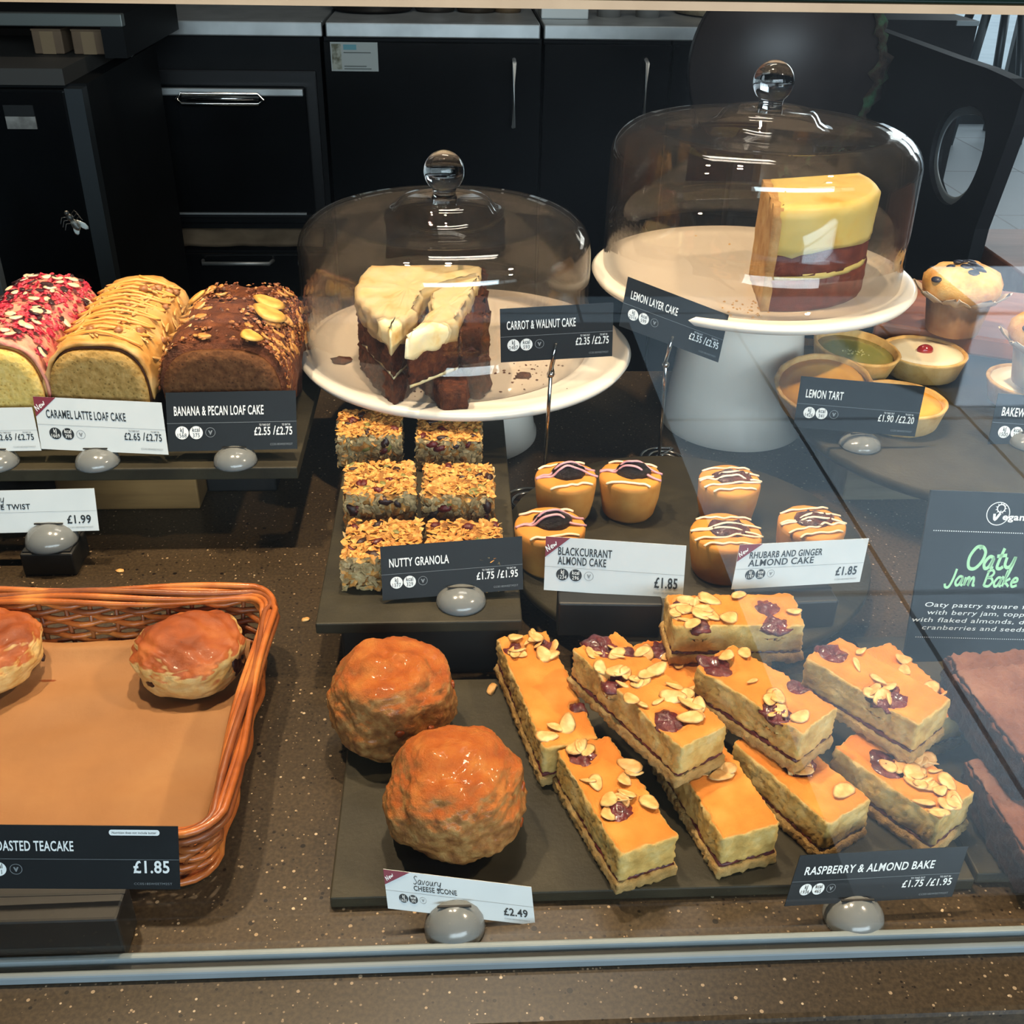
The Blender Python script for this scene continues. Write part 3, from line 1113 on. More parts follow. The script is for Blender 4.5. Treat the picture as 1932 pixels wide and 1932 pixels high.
# left stand: carrot and walnut cake
zl, zr = 0.0925, 0.158
pl = P(878, 656, z=zl)
Rl = 0.1615
cake_stand('low white cake stand under the carrot and walnut cake', pl, zl, Rl, 0.072, 0.058, m_china)
pdl = P(843, 650, z=zl)
dome_l = V((pdl.x, pdl.y, 0))
cake_dome('clear glass dome over the carrot cake, shorter in the picture and left of the other', dome_l, zl, 0.1375, 0.098, 0.130)
pr = P(1416, 519, z=zr)
cake_stand('tall white cake stand under the lemon layer cake', pr, zr, 0.1555, 0.073, 0.055, m_china)
pdr = P(1412, 508, z=zr)
cake_dome('clear glass dome over the lemon layer cake, standing higher at the right', pdr, zr, 0.1445, 0.106, 0.138)

# ------------------------------------------------------------------ carrot and walnut cake
m_carrot = plain('carrot_crumb', [(0.3, '#3f1c0c'), (0.55, '#6b3418'), (0.75, '#864a24')], 0.75, 160, 1.0, 220, 0.004)
m_carrot2 = plain('carrot_crust', [(0.3, '#4b2210'), (0.7, '#7c4320')], 0.7, 70, 0.6, 200, 0.002)
m_cream = plain('cream_frosting', [(0.25, '#e2b468'), (0.42, '#f0dda8'), (0.75, '#f6eac8')], 0.45, 44, 0.4, 60, 0.001, sss=0.1)
zc_ = zl + 0.072


def xy(pts, z):
    return [(lambda q: (q.x, q.y))(P(u, v, z=z)) for u, v in pts]


wedges = [
    ('left wedge of dark carrot cake with cream frosting cracked along its tip', [(672, 560), (737, 626), (782, 588), (800, 552), (840, 536), (903, 521), (905, 507), (860, 503), (700, 505), (684, 520), (672, 540)], 1),
    ('right wedge of dark carrot cake with a crumbling cut side', [(766, 641), (862, 607), (880, 580), (904, 532), (905, 524), (846, 541), (812, 556), (809, 592)], 2)]
for lab, poly, sd in wedges:
    pts = xy(poly, zc_)
    cx_ = sum(p[0] for p in pts) / len(pts)
    cy_ = sum(p[1] for p in pts) / len(pts)
    t = thing('cake_wedge', lab, 'cake', (cx_, cy_, zl + 0.001), 0, 'carrot cake wedges')
    loc = [(p[0] - cx_, p[1] - cy_) for p in pts]

    def sc(k, l=loc):
        return [(x * k, y * k) for x, y in l]
    low = sc(0.99)
    if sd == 2:
        low[0] = (low[0][0] * 0.45 - 0.004, low[0][1] * 0.45)
    obj('lower_sponge', prism(low, 0, 0.026, 7, 0.004, 0.0034, 190, sd), m_carrot, t)
    obj('cream_filling', prism(sc(0.965), 0.0262, 0.0292, 1, 0.006, 0.001, 100, sd), m_cream, t)
    obj('upper_sponge', prism(sc(0.985), 0.0294, 0.0555, 7, 0.004, 0.0034, 190, sd + 4), m_carrot, t)
    obj('frosting', prism(sc(1.02), 0.0535, 0.0735, 5, 0.004, 0.0022, 90, sd, rnd=0.003, wave=0.008), m_cream, t)
pts = xy([(905, 655), (880, 735), (835, 742), (788, 690), (808, 672), (860, 652)], zl + 0.02)
cx_, cy_ = sum(p[0] for p in pts) / 6, sum(p[1] for p in pts) / 6
t = thing('cake_piece', 'broken dark lump of carrot cake base in front of the right wedge', 'cake', (cx_, cy_, zl + 0.001))
obj('sponge', prism([(p[0] - cx_, p[1] - cy_) for p in pts], 0, 0.022, 4, 0.005, 0.003, 120, 9, rnd=0.002), m_carrot, t)
pts = xy([(912, 530), (918, 575), (922, 640), (905, 655), (868, 650), (866, 607), (885, 560), (902, 532)], zl + 0.05)
cx_, cy_ = sum(p[0] for p in pts) / 8, sum(p[1] for p in pts) / 8
t = thing('cake_piece', 'rough brown crumbling side of carrot cake right of the frosted wedges', 'cake', (cx_, cy_, zl + 0.001))
obj('sponge', prism([(p[0] - cx_, p[1] - cy_) for p in pts], 0, 0.064, 9, 0.004, 0.005, 110, 12, rnd=0.003), m_carrot, t)
for i, (u, v, s, lab) in enumerate(((645, 684, 0.011, 'dark triangular crumb of carrot cake at the left of the low plate'), (987, 712, 0.009, 'reddish crumb heap of carrot cake at the right of the low plate'))):
    p = P(u, v, z=zl)
    tag(obj('cake_crumb', chunk(s * 1.8, s * 1.3, s * 0.6, i + 3), m_carrot, loc=(p.x, p.y, zl + s * 0.2)), lab, 'crumb')
rng = random.Random(4)
bits = []
for i in range(90):
    u, v = (rng.gauss(960, 60), rng.gauss(705, 16)) if i % 3 else (rng.gauss(770, 60), rng.gauss(738, 9))
    p = P(u, v, z=zl)
    if (p - V((pl.x, pl.y, zl))).length < 0.15:
        s = rng.uniform(0.001, 0.0032)
        bits.append((p + V((0, 0, s * .3)), (0, 0, 1), s, s, s * .7))
tag(obj('cake_crumbs', scatter(bits, 3), m_carrot, smooth=False), 'fine dark carrot cake crumbs scattered on the low plate', 'crumbs', kind='stuff')

# ------------------------------------------------------------------ lemon layer cake
m_redsponge = plain('reddish_sponge', [(0.3, '#5a1f14'), (0.55, '#743020'), (0.75, '#8a432c')], 0.75, 90, 0.5, 300, 0.0015)
m_lemoncream = plain('lemon_frosting', [(0.3, '#e6b34c'), (0.46, '#efd980'), (0.8, '#ece49c')], 0.4, 22, 0.2, 60, 0.001, sss=0.1)
m_lemoncut = plain('lemon_cut_face', [(0.3, '#b98c52'), (0.55, '#d8b074'), (0.75, '#e4c894')], 0.7, 60, 0.7, 200, 0.002)
zt_ = 0.252
apex = P(1410, 336, z=zt_)
apex = V((apex.x + 0.020, apex.y, 0))
fr = P(1434, 585, z=zr + 0.001)
rad = apex.y - fr.y + 0.004
t = thing('layer_cake', 'remaining quarter of lemon layer cake with thick pale yellow frosting', 'cake', (apex.x, apex.y, zr + 0.001))
a0, a1 = math.radians(-99), math.radians(16)


def sector(r, a0=a0, a1=a1, ox=0.0):
    return [(0.0 + ox, 0.0)] + [(r * math.cos(a0 + (a1 - a0) * i / 24) + ox, r * math.sin(a0 + (a1 - a0) * i / 24)) for i in range(25)]


hz = zt_ - zr - 0.001
obj('bottom_sponge', prism(sector(rad), 0, hz * 0.30, 6, 0.005, 0.0008, 160, 3), m_redsponge, t)
obj('cream_filling', prism(sector(rad * 0.985), hz * 0.30 + .0002, hz * 0.36, 2, 0.006, 0.0015, 60, 4), m_lemoncream, t)
b = prism(sector(rad * 0.985), hz * 0.34, hz * 0.60, 6, 0.005, 0.0016, 70, 5)
obj('top_sponge', b, m_redsponge, t)
obj('frosting', prism(sector(rad * 1.0), hz * 0.56, hz, 7, 0.005, 0.0016, 60, 6, rnd=0.004, wave=0.010), m_lemoncream, t)
cf = [(-0.0055, 0.002), (0.0035, 0.002), (0.0035 + math.cos(a0) * rad, -rad * 0.995), (-0.0045 + math.cos(a0) * rad, -rad * 0.995)]
obj('cut_face', prism(cf, 0.0, hz * 0.985, 10, 0.005, 0.0016, 90, 8), m_lemoncut, t)
bits = []
for i in range(70):
    u, v = (rng.gauss(1408, 30), rng.gauss(585, 7)) if i % 3 else (rng.gauss(1300, 90), rng.gauss(450, 22))
    p = P(u, v, z=zr)
    if (p - V((pdr.x, pdr.y, zr))).length < 0.14 and (v > 560 or u < 1390):
        s = rng.uniform(0.001, 0.0034)
        bits.append((p + V((0, 0, s * .3)), (0, 0, 1), s, s, s * .7))
tag(obj('cake_crumbs', scatter(bits, 5), m_lemoncut, smooth=False), 'golden cake crumbs scattered on the tall plate', 'crumbs', kind='stuff')

# ------------------------------------------------------------------ loaf cakes
def loaf_profile(W, H, n=26):
    pts = []
    for i in range(n + 1):
        a = math.pi * i / n
        c, s = math.cos(a), math.sin(a)
        x = W / 2 * (abs(c) ** 0.62) * (1 if c >= 0 else -1)
        z = H * 0.52 + H * 0.48 * (max(s, 0.0) ** 0.85)
        pts.append((x, z))
    return [(W / 2 * 0.90, 0.0), (W / 2 * 0.95, H * 0.25)] + pts + [(-W / 2 * 0.95, H * 0.25), (-W / 2 * 0.90, 0.0)]


def loaf_body(W, H, L, amp, seed, ny=26, grow=0.0):
    prof = loaf_profile(W, H)
    b = bmesh.new()
    rings = []
    for j in range(ny + 1):
        y = L * j / ny
        k = 1.0 if j < ny - 2 else (0.97 if j == ny - 2 else (0.9 if j == ny - 1 else 0.72))
        ring = []
        for x, z in prof:
            p = V((x * k, y, z * (0.5 + 0.5 * k) if z > 0 else 0))
            d = V((x, 0, max(0, z - H * 0.4))).normalized()
            a = amp if j else amp * 0.3
            p += d * a * fract(p, 70, seed, 3) + d * amp * 1.4 * nz(p, 18, seed)
            if z == 0:
                p.z = 0
            ring.append(b.verts.new(p))
        rings.append(ring)
    n = len(prof)
    for r0, r1 in zip(rings, rings[1:]):
        for i in range(n - 1):
            b.faces.new((r0[i], r0[i + 1], r1[i + 1], r1[i]))
        b.faces.new((r0[n - 1], r0[0], r1[0], r1[n - 1]))
    b.faces.new(rings[0])
    b.faces.new(rings[-1][::-1])
    bmesh.ops.recalc_face_normals(b, faces=b.faces[:])
    return b


def loaf_icing(W, H, L, th, seed, drop=0.16, ny=34, amp=0.002):
    """icing shell over the top of a loaf with a wavy lower edge"""
    b = bmesh.new()
    secs = []
    nn = 22
    for j in range(ny + 1):
        y = 0.0005 + (L - 0.004) * j / ny
        k = 1.0 if j < ny - 2 else 0.97
        d0 = drop + 0.11 * nz((0, y, 0), 45, seed)
        d1 = drop + 0.11 * nz((0, y, 0), 45, seed + 9)
        a0_, a1_ = -d0 * 2.2, math.pi + d1 * 2.2
        o_, i_ = [], []
        for i in range(nn + 1):
            a = a0_ + (a1_ - a0_) * i / nn
            if 0 <= a <= math.pi:
                c, s = math.cos(a), math.sin(a)
                x = W / 2 * (abs(c) ** 0.62) * (1 if c >= 0 else -1)
                z = H * 0.52 + H * 0.48 * (max(s, 0.0) ** 0.85)
                nrm = V((c, 0, s + 0.02)).normalized()
            else:
                off = -a if a < 0 else a - math.pi
                sg = 1 if a < 0 else -1
                x, z = sg * W / 2, H * 0.52 - off * H * 0.5
                nrm = V((sg, 0, 0.0))
            p = V((x * k, y, z))
            e = min(i, nn - i)
            t_ = th * (0.5 if e == 0 else 1.0)
            q = p + nrm * max(0.0008, t_ + amp * 1.8 * fract(p, 70, seed, 3))
            if j == 0:
                q.y -= 0.0035 + 0.003 * nz(p, 120, seed + 2)
            o_.append(b.verts.new(q))
            i_.append(b.verts.new(p + nrm * 0.0004))
        secs.append(o_ + i_[::-1])
    m = len(secs[0])
    for r0, r1 in zip(secs, secs[1:]):
        for i in range(m):
            b.faces.new((r0[i], r0[(i + 1) % m], r1[(i + 1) % m], r1[i]))
    h = m // 2
    for r0 in (secs[0], secs[-1]):
        for i in range(h - 1):
            b.faces.new((r0[i], r0[i + 1], r0[m - 2 - i], r0[m - 1 - i]))
    bmesh.ops.recalc_face_normals(b, faces=b.faces[:])
    return b


def loaf_point(W, H, a, y, off):
    c, s = math.cos(a), math.sin(a)
    p = V((W / 2 * (abs(c) ** 0.62) * (1 if c >= 0 else -1), y, H * 0.52 + H * 0.48 * (max(s, 0) ** 0.85)))
    n_ = V((c * 0.9, 0, s + 0.05)).normalized()
    return p + n_ * off, n_


def face_plate(W, H, amp=0.0):
    prof = loaf_profile(W * 0.985, H * 0.985)
    b = bmesh.new()
    rows = []
    for y in (0.0, -0.0060):
        rows.append([b.verts.new((x, y, max(0.001, z))) for x, z in prof])
    n = len(prof)
    inner = [[b.verts.new((x * k, -0.0063 + 0.0006 * nz((x * k, z * k, 0), 300, 2), max(0.001, 0.04 + (z - 0.04) * k))) for x, z in prof] for k in (0.8, 0.6, 0.4, 0.2)]
    chain = rows + inner
    for r0, r1 in zip(chain, chain[1:]):
        for i in range(n):
            b.faces.new((r0[i], r0[(i + 1) % n], r1[(i + 1) % n], r1[i]))
    b.faces.new(chain[-1])
    b.faces.new(rows[0][::-1])
    bmesh.ops.recalc_face_normals(b, faces=b.faces[:])
    return b


def crumb_mat(name, dark, mid, light, hole):
    if name in MATS:
        return MATS[name]
    n = NT(name).set(0.8, spec=0.2)
    f = n.noise(160, 6, 0.65)
    holes = n.voronoi(260)
    c = n.ramp(f, [(0.3, dark), (0.5, mid), (0.75, light)])
    n.base(n.mix(n.math('MULTIPLY', n.math('LESS_THAN', holes, 0.2), 0.55), c, hole))
    n.bump(n.math('ADD', f, n.math('MULTIPLY', holes, 0.6)), 0.6, 0.0015)
    MATS[name] = n.m
    return n.m


lfy = 0.806
lz = LZ + 0.0005


def loaf_at(u0, u1, y=lfy, zmid=0.12):
    a, c = P(u0, 700, y=y), P(u1, 700, y=y)
    return (a.x + c.x) / 2, (c.x - a.x) * 0.96


# caramel loaf
x, W = loaf_at(88, 281)
H, L = 0.087, 0.165
t = thing('loaf_cake', 'loaf cake with caramel icing, flakes and toffee chunks, behind the caramel latte card', 'loaf cake', (x, lfy, lz), 0.0)
obj('loaf_body', loaf_body(W, H, L, 0.0012, 3), plain('dark_loaf_crust', [(0.3, '#3a1c0c'), (0.7, '#5a3014')], 0.7, 60, 0.5, 200), t)
obj('cut_face', face_plate(W, H), crumb_mat('coffee_crumb', '#80602c', '#a5834a', '#bd9d63', '#5a4018'), t)
m_caricing = plain('caramel_icing', [(0.28, '#ad7230'), (0.45, '#c8924c'), (0.72, '#d8b27a')], 0.5, 45, 0.4, 140, 0.0015, sss=0.05)
obj('icing', loaf_icing(W, H, L, 0.0042, 4, 0.07), m_caricing, t)
m_almond = plain('flaked_almond', [(0.3, '#b87c3e'), (0.5, '#d3a364'), (0.75, '#e3c28c')], 0.5, 120, 0.1, 200, 0.0005)
m_toffee = plain('toffee_chunk', [(0.3, '#8c5a34'), (0.7, '#b07c50')], 0.35, 90)
rng = random.Random(11)
for i in range(84):
    a = rng.gauss(math.pi / 2, 0.7)
    p, n_ = loaf_point(W, H, a, rng.uniform(0.008, L * 0.88), 0.0048)
    place('almond_strip', shared('almond_strip', lambda: flake(0.017, 0.0032, 0.0014, 0.04, 3), m_almond), t, p, n_, rng.gauss(0.25, 0.5), rng.uniform(0.7, 1.15), 0.0, rng.uniform(-.3, .3))
for i in range(16):
    p, n_ = loaf_point(W, H, rng.gauss(math.pi / 2 - 0.25, 0.5), rng.uniform(0.01, L - 0.02), 0.0058)
    place('toffee_chunk', shared('toffee%d' % (i % 3), lambda: chunk(0.010, 0.008, 0.006, i), m_toffee), t, p, n_, rng.random() * 6, rng.uniform(.6, 1.1))
drz = []
for i in range(15):
    a = math.pi / 2 + 0.75 * (1 if i % 2 else -1)
    drz.append(loaf_point(W, H, a, 0.012 + (L - 0.03) * i / 14, 0.0075)[0])
    drz.append(loaf_point(W, H, math.pi / 2, 0.015 + (L - 0.03) * i / 14, 0.0078)[0])
obj('caramel_drizzle', tube(spline(drz, 4), 0.0014, 5), plain('caramel_sauce', [(0.3, '#d08c3a'), (0.7, '#e6ab5c')], 0.3, 60), t)

# pink raspberry loaf
x2, W2 = loaf_at(-104, 84)
t = thing('loaf_cake', 'loaf cake topped with bright pink raspberry crumbs and chocolate shards', 'loaf cake', (x2, lfy - 0.002, lz), 0.0)
H2 = 0.089
obj('loaf_body', loaf_body(W2, H2, L, 0.0012, 13), plain('pale_loaf_crust', [(0.3, '#8a5522'), (0.7, '#b98844')], 0.7, 60, 0.4, 200), t)
obj('cut_face', face_plate(W2, H2), crumb_mat('vanilla_crumb', '#c9a150', '#d9b868', '#e6cb85', '#a87c34'), t)
obj('icing', loaf_icing(W2, H2, L, 0.0042, 14, 0.08), plain('pink_icing', [(0.3, '#c86a60'), (0.5, '#d99a80'), (0.7, '#c24a55')], 0.5, 60, 0.4, 140, 0.0015), t)
rng = random.Random(12)
bits = []
for i in range(800):
    p, n_ = loaf_point(W2, H2, rng.gauss(math.pi / 2, 0.55), rng.uniform(0.004, L - 0.006), 0.0058)
    s = rng.uniform(0.003, 0.0085)
    bits.append((p, n_, s, s * .7, s * .45))
tag(obj('raspberry_crumbs', scatter(bits, 7), plain('raspberry_crumb', [(0.3, '#8a1028'), (0.5, '#bd2a44'), (0.7, '#d86a62')], 0.5, 150), t, smooth=False), 'bright pink raspberry crumbs', kind='stuff')
m_choc = plain('dark_chocolate', [(0.3, '#2a1a1c'), (0.7, '#4e383a')], 0.35, 60)
m_whitefl = plain('white_chocolate', [(0.3, '#d9b28c'), (0.7, '#efd6b8')], 0.4, 60)
for i in range(98):
    p, n_ = loaf_point(W2, H2, rng.gauss(math.pi / 2, 0.55), rng.uniform(0.006, L - 0.01), 0.008)
    k = i % 2
    place('white_chocolate_flake' if k else 'chocolate_shard', shared('shard%d' % k, lambda: flake(0.0105, 0.006, 0.0014, 0.05, 5 + k, 7), m_whitefl if k else m_choc), t, p, n_, rng.random() * 6, rng.uniform(.6, 1.25), 0, rng.uniform(-.4, .4))

# banana and pecan loaf
x3, W3 = loaf_at(300, 542)
H3 = 0.090
t = thing('loaf_cake', 'dark banana loaf cake topped with banana slices and pecan flakes', 'loaf cake', (x3 - 0.002, lfy + 0.002, lz), 0.0)
m_banloaf = plain('dark_banana_loaf', [(0.28, '#42200f'), (0.5, '#6e381c'), (0.72, '#95532a')], 0.6, 70, 1.0, 170, 0.004)
obj('loaf_body', loaf_body(W3, H3, L - 0.006, 0.0050, 23, 44), m_banloaf, t)
obj('cut_face', face_plate(W3 * 0.97, H3 * 0.95), crumb_mat('banana_crumb', '#452817', '#5f3c22', '#7a5232', '#28140a'), t)
m_banana = plain('banana_slice', [(0.3, '#b87a34'), (0.55, '#d6a550'), (0.8, '#dfba70')], 0.45, 90, 0.2, 200, 0.0006, sss=0.05)
rng = random.Random(15)
for a, y, s in ((1.2, 0.085, 1.1), (1.12, 0.062, 1.2), (1.25, 0.006, 0.8), (2.3, 0.12, 0.8)):
    p, n_ = loaf_point(W3, H3, a, y, 0.0055)
    place('banana_slice', shared('banana_slice', lambda: flake(0.027, 0.022, 0.004, 0.01, 2, 16), m_banana), t, p, n_, 0.5 + y * 8, s)
rng = random.Random(21)
bits, bits2 = [], []
for i in range(2000):
    a = rng.choice([rng.gauss(0.5, 0.4), rng.gauss(2.6, 0.4), rng.gauss(1.57, 0.9)])
    p, n_ = loaf_point(W3, H3, min(3.1, max(0.05, a)), rng.uniform(0.0, L * 0.86), 0.0026)
    s = rng.uniform(0.0022, 0.0062)
    (bits if i % 5 else bits2).append((p, n_, s, s * .7, s * .5))
tag(obj('dark_crumb_topping', scatter(bits, 7), plain('dark_topping', [(0.3, '#40200f'), (0.5, '#6e381b'), (0.7, '#8f5028')], 0.5, 160), t, smooth=False), kind='stuff')
tag(obj('pecan_bits', scatter(bits2, 8), plain('pecan_bit', [(0.3, '#8a5228'), (0.7, '#c08a50')], 0.5, 160), t, smooth=False), 'tan pecan bits', kind='stuff')
m_pecan = plain('pecan_flake', [(0.3, '#a96a30'), (0.6, '#d19a58'), (0.8, '#e2b880')], 0.5, 100)
for i in range(96):
    a = rng.choice([rng.gauss(0.55, 0.3), rng.gauss(2.5, 0.35), rng.gauss(1.57, 0.8)])
    p, n_ = loaf_point(W3, H3, a, rng.uniform(0.004, L * 0.82), 0.0022)
    big = a > 2.1 and i % 2
    place('pecan_flake', shared('pecan%d' % big, lambda: flake(0.028 if big else 0.013, 0.006 if big else 0.0075, 0.0026, 0.12, 8, 8), m_almond if big else m_pecan), t, p, n_, rng.gauss(1.0, 0.6), rng.uniform(.6, 1.15), 0, rng.uniform(-.4, .4))

# ------------------------------------------------------------------ granola squares
m_gran = plain('granola_bake', [(0.28, '#6a3f16'), (0.5, '#a8702e'), (0.75, '#cf9a50')], 0.6, 120, 0.8, 300, 0.002)
m_oat = plain('rolled_oat', [(0.25, '#9a6426'), (0.5, '#c78a40'), (0.75, '#e3b266')], 0.6, 260)
m_raisin = plain('dark_raisin', [(0.3, '#1c0d0b'), (0.7, '#3a1a16')], 0.3, 90, 0.5, 200)
m_cran = plain('dried_cranberry', [(0.3, '#3d0c0c'), (0.7, '#6a1a16')], 0.28, 90, 0.5, 200)
m_seed = plain('pumpkin_seed', [(0.3, '#5c5a2c'), (0.7, '#85803f')], 0.45, 90)
gpos = [(697, 800, 0.079, 'back-left nutty granola square with dark raisins on the narrow slate'),
        (848, 808, 0.079, 'back-right nutty granola square on the narrow slate beside the plate stem'),
        (716, 905, 0.082, 'middle-left nutty granola square with a green pumpkin seed'),
        (865, 908, 0.082, 'middle-right nutty granola square with an open grey oat side'),
        (722, 1020, 0.077, 'front-left nutty granola square, left of the nutty granola card'),
        (876, 1022, 0.077, 'front-right nutty granola square, behind the nutty granola card')]
for i, (u, v, z, lab) in enumerate(gpos):
    p = P(u, v, z=z)
    h = z - NZ - 0.0005
    L_, W_ = 0.053, 0.051
    t = thing('granola_square', lab, 'granola square', (p.x, p.y + 0.002, NZ + 0.0005), random.Random(i).uniform(-.04, .04), 'nutty granola squares')
    obj('granola_slab', food_block(L_, W_, h, 0.0032, 0.004, 0.0042, 150, 30 + i), m_gran, t)
    rng = random.Random(50 + i)
    bits = []
    for k in range(760):
        f = rng.random()
        if f < 0.5:
            pp, n_ = V((rng.uniform(-.5, .5) * L_, rng.uniform(-.5, .5) * W_, h + .0005)), V((rng.gauss(0, .4), rng.gauss(0, .4), 1))
        elif f < 0.75:
            pp, n_ = V((rng.uniform(-.5, .5) * L_, -W_ / 2 - .0005, rng.uniform(0.001, h))), V((rng.gauss(0, .4), -1, rng.gauss(0, .4)))
        else:
            s_ = rng.choice((-1, 1))
            pp, n_ = V((s_ * (L_ / 2 + .0005), rng.uniform(-.5, .5) * W_, rng.uniform(0.001, h))), V((s_, rng.gauss(0, .4), rng.gauss(0, .4)))
        s = rng.uniform(0.0045, 0.0088)
        bits.append((pp, n_, s, s * .68, 0.0014))
    tag(obj('rolled_oats', scatter([q for q in bits if q[1].z > 0.55], i), m_oat, t, smooth=False), 'golden rolled oats', kind='stuff')
    tag(obj('cut_side_oats', scatter([q for q in bits if q[1].z <= 0.55], i), plain('pale_oat_side', [(0.25, '#7d6440'), (0.5, '#a68d60'), (0.75, '#c4ae80')], 0.6, 200), t, smooth=False), 'paler oats on the cut sides', kind='stuff')
    for k in range(15):
        if rng.random() < 0.6:
            pp, n_ = V((rng.uniform(-.45, .45) * L_, rng.uniform(-.45, .45) * W_, h + .001)), V((0, 0, 1))
        else:
            pp, n_ = V((rng.uniform(-.45, .45) * L_, -W_ / 2 - .001, rng.uniform(0.004, h - .002))), V((0, -1, 0.2))
        kind = k % 3
        nm, mt, dims = (('raisin', m_raisin, (0.009, 0.006, 0.004)), ('cranberry', m_cran, (0.010, 0.005, 0.004)), ('pumpkin_seed', m_seed, (0.009, 0.005, 0.002)))[kind]
        place(nm, shared('gr_' + nm + str(k % 2), lambda: chunk(*dims, 3 + kind + 11 * (k % 2)), mt), t, pp, n_, rng.random() * 6, rng.uniform(.8, 1.35), 0.0004)

# ------------------------------------------------------------------ small almond cakes
m_almcake = crusted('almond_cake', [(0.35, '#c17828'), (0.65, '#d9963f')], [(0.3, '#b8762e'), (0.7, '#d09a50')], 0.3, 0.8, 0.6, 40, 0.25, 0.0008, 0.3)
m_icingw = plain('white_icing', [(0.3, '#e8cda8'), (0.7, '#f2dfc4')], 0.35, 60)
m_icingp = plain('pink_drizzle', [(0.3, '#b58090'), (0.7, '#cfa0a6')], 0.35, 60)
m_blackc = plain('blackcurrant_jam', '#0a0307', 0.16, 60, 0.8, 120, 0.003, spec=0.45)
m_rhub = plain('rhubarb_jam', [(0.3, '#2e120a'), (0.7, '#5c2a18')], 0.2, 90, 0.7, 160, 0.002, coat=0.5)
apos = [(1068, 898, 0, 'blackcurrant almond cake at the back left with a big dark jam blob'),
        (1190, 895, 0, 'blackcurrant almond cake at the back right beside the bare slate'),
        (1038, 990, 0, 'blackcurrant almond cake at the front left behind the blackcurrant card'),
        (1377, 905, 1, 'darker rhubarb almond cake at the back, farthest of the rhubarb cakes'),
        (1370, 1003, 1, 'golden rhubarb almond cake at the front left, beside the rhubarb card'),
        (1532, 985, 1, 'brown rhubarb almond cake half hidden behind the rhubarb card')]
AH = 0.036
for i, (u, v, kind, lab) in enumerate(apos):
    p = P(u, v, z=AZ + AH)
    R_ = 0.0258 if i not in (2, 4) else 0.0272
    t = thing('almond_cake', lab, 'small cake', (p.x, p.y, AZ + 0.0005), (0.15, -0.25, 0.1, 0.0, -0.1, 0.1)[i], ('blackcurrant almond cakes', 'rhubarb almond cakes')[kind])
    b = lathe([(0, 0), (R_ * 0.78, 0), (R_ * 0.85, 0.003), (R_ * 0.94, AH * 0.45), (R_, AH * 0.86), (R_ * 0.99, AH * 0.95), (R_ * 0.93, AH), (R_ * 0.6, AH + 0.001), (0, AH + 0.0015)], 48, cap=False, wob=0.0009, wscale=60, seed=i)
    obj('cake_body', b, m_almcake, t)
    jam = m_rhub if kind else m_blackc
    top = AH + 0.001
    b = ball(R_ * 0.56, R_ * 0.47, 0.0088, 20, 0.0016, 160, i) if kind == 0 else ball(R_ * 0.62, R_ * 0.46, 0.0042, 20, 0.0030, 150, i)
    obj('jam_blob', b, jam, t, loc=(0.002, 0.001, top))
    rng = random.Random(i + 60)

    def line(y, dy, zb, wob=0.0012):
        pts = []
        for k in range(9):
            f = k / 8 * 2 - 1
            xx = f * R_ * math.sqrt(max(0.05, 1 - (y / R_) ** 2)) * 1.0
            yy = y + dy * f + rng.uniform(-wob, wob)
            d = math.hypot((xx - .002) / (R_ * .5), (yy - .001) / (R_ * .44))
            zz = top + 0.0006 + (zb * math.sqrt(max(0, 1 - d * d)) if d < 1 else 0)
            pts.append((xx, yy, zz if abs(f) < 0.97 else zz - 0.002))
        return pts
    lines = [(R_ * 0.62, 0.001, m_icingw), (-R_ * 0.72, 0.0015, m_icingw)]
    lines += [(R_ * 0.10, 0.003, m_icingp if not kind else m_icingw), (-R_ * 0.12, -0.002, m_icingp if not kind else m_icingw)]
    if kind:
        lines.append((-R_ * 0.38, 0.003, m_icingw))
    for y, dy, mt in lines:
        obj('icing_line', tube(spline(line(y, dy, 0.0092 if not kind else 0.0042), 3), 0.0013 if kind == 0 else 0.0011, 6, flat=0.7), mt, t)
# ------------------------------------------------------------------ wicker basket
BZ = 0.050
bk = P(525, 1104, z=BZ)
bf = P(400, 1600, z=BZ)
bx1, by1, by0 = bk.x - 0.002, bk.y - 0.004, bf.y + 0.011
bx0 = bx1 - 0.34
bcx, bcy = (bx0 + bx1) / 2, (by0 + by1) / 2
t = thing('wicker_basket', 'orange brown wicker basket lined with brown paper, holding the teacakes', 'basket', (bcx, bcy, 0.0005))
m_wick = plain('willow', [(0.25, '#7a3a16'), (0.5, '#a85a26'), (0.75, '#c9803e')], 0.35, 30, 0.3, 120, 0.0008, coat=0.25)
m_wickd = plain('dark_willow', [(0.25, '#5c2c12'), (0.5, '#834520'), (0.75, '#a2602e')], 0.4, 30, 0.3, 120, 0.0008, coat=0.15)


def rrect(hx, hy, r, step=0.006):
    pts = []
    for cx, cy, a in ((hx - r, hy - r, 0), (-hx + r, hy - r, 90), (-hx + r, -hy + r, 180), (hx - r, -hy + r, 270)):
        for i in range(6):
            b_ = math.radians(a + 90 * i / 6)
            pts.append(V((cx + r * math.cos(b_), cy + r * math.sin(b_), 0)))
    out = []
    for i in range(len(pts)):
        a, c = pts[i], pts[(i + 1) % len(pts)]
        k = max(1, int((c - a).length / step))
        out += [a.lerp(c, j / k) for j in range(k)]
    return out


HX, HY = (bx1 - bx0) / 2, (by1 - by0) / 2


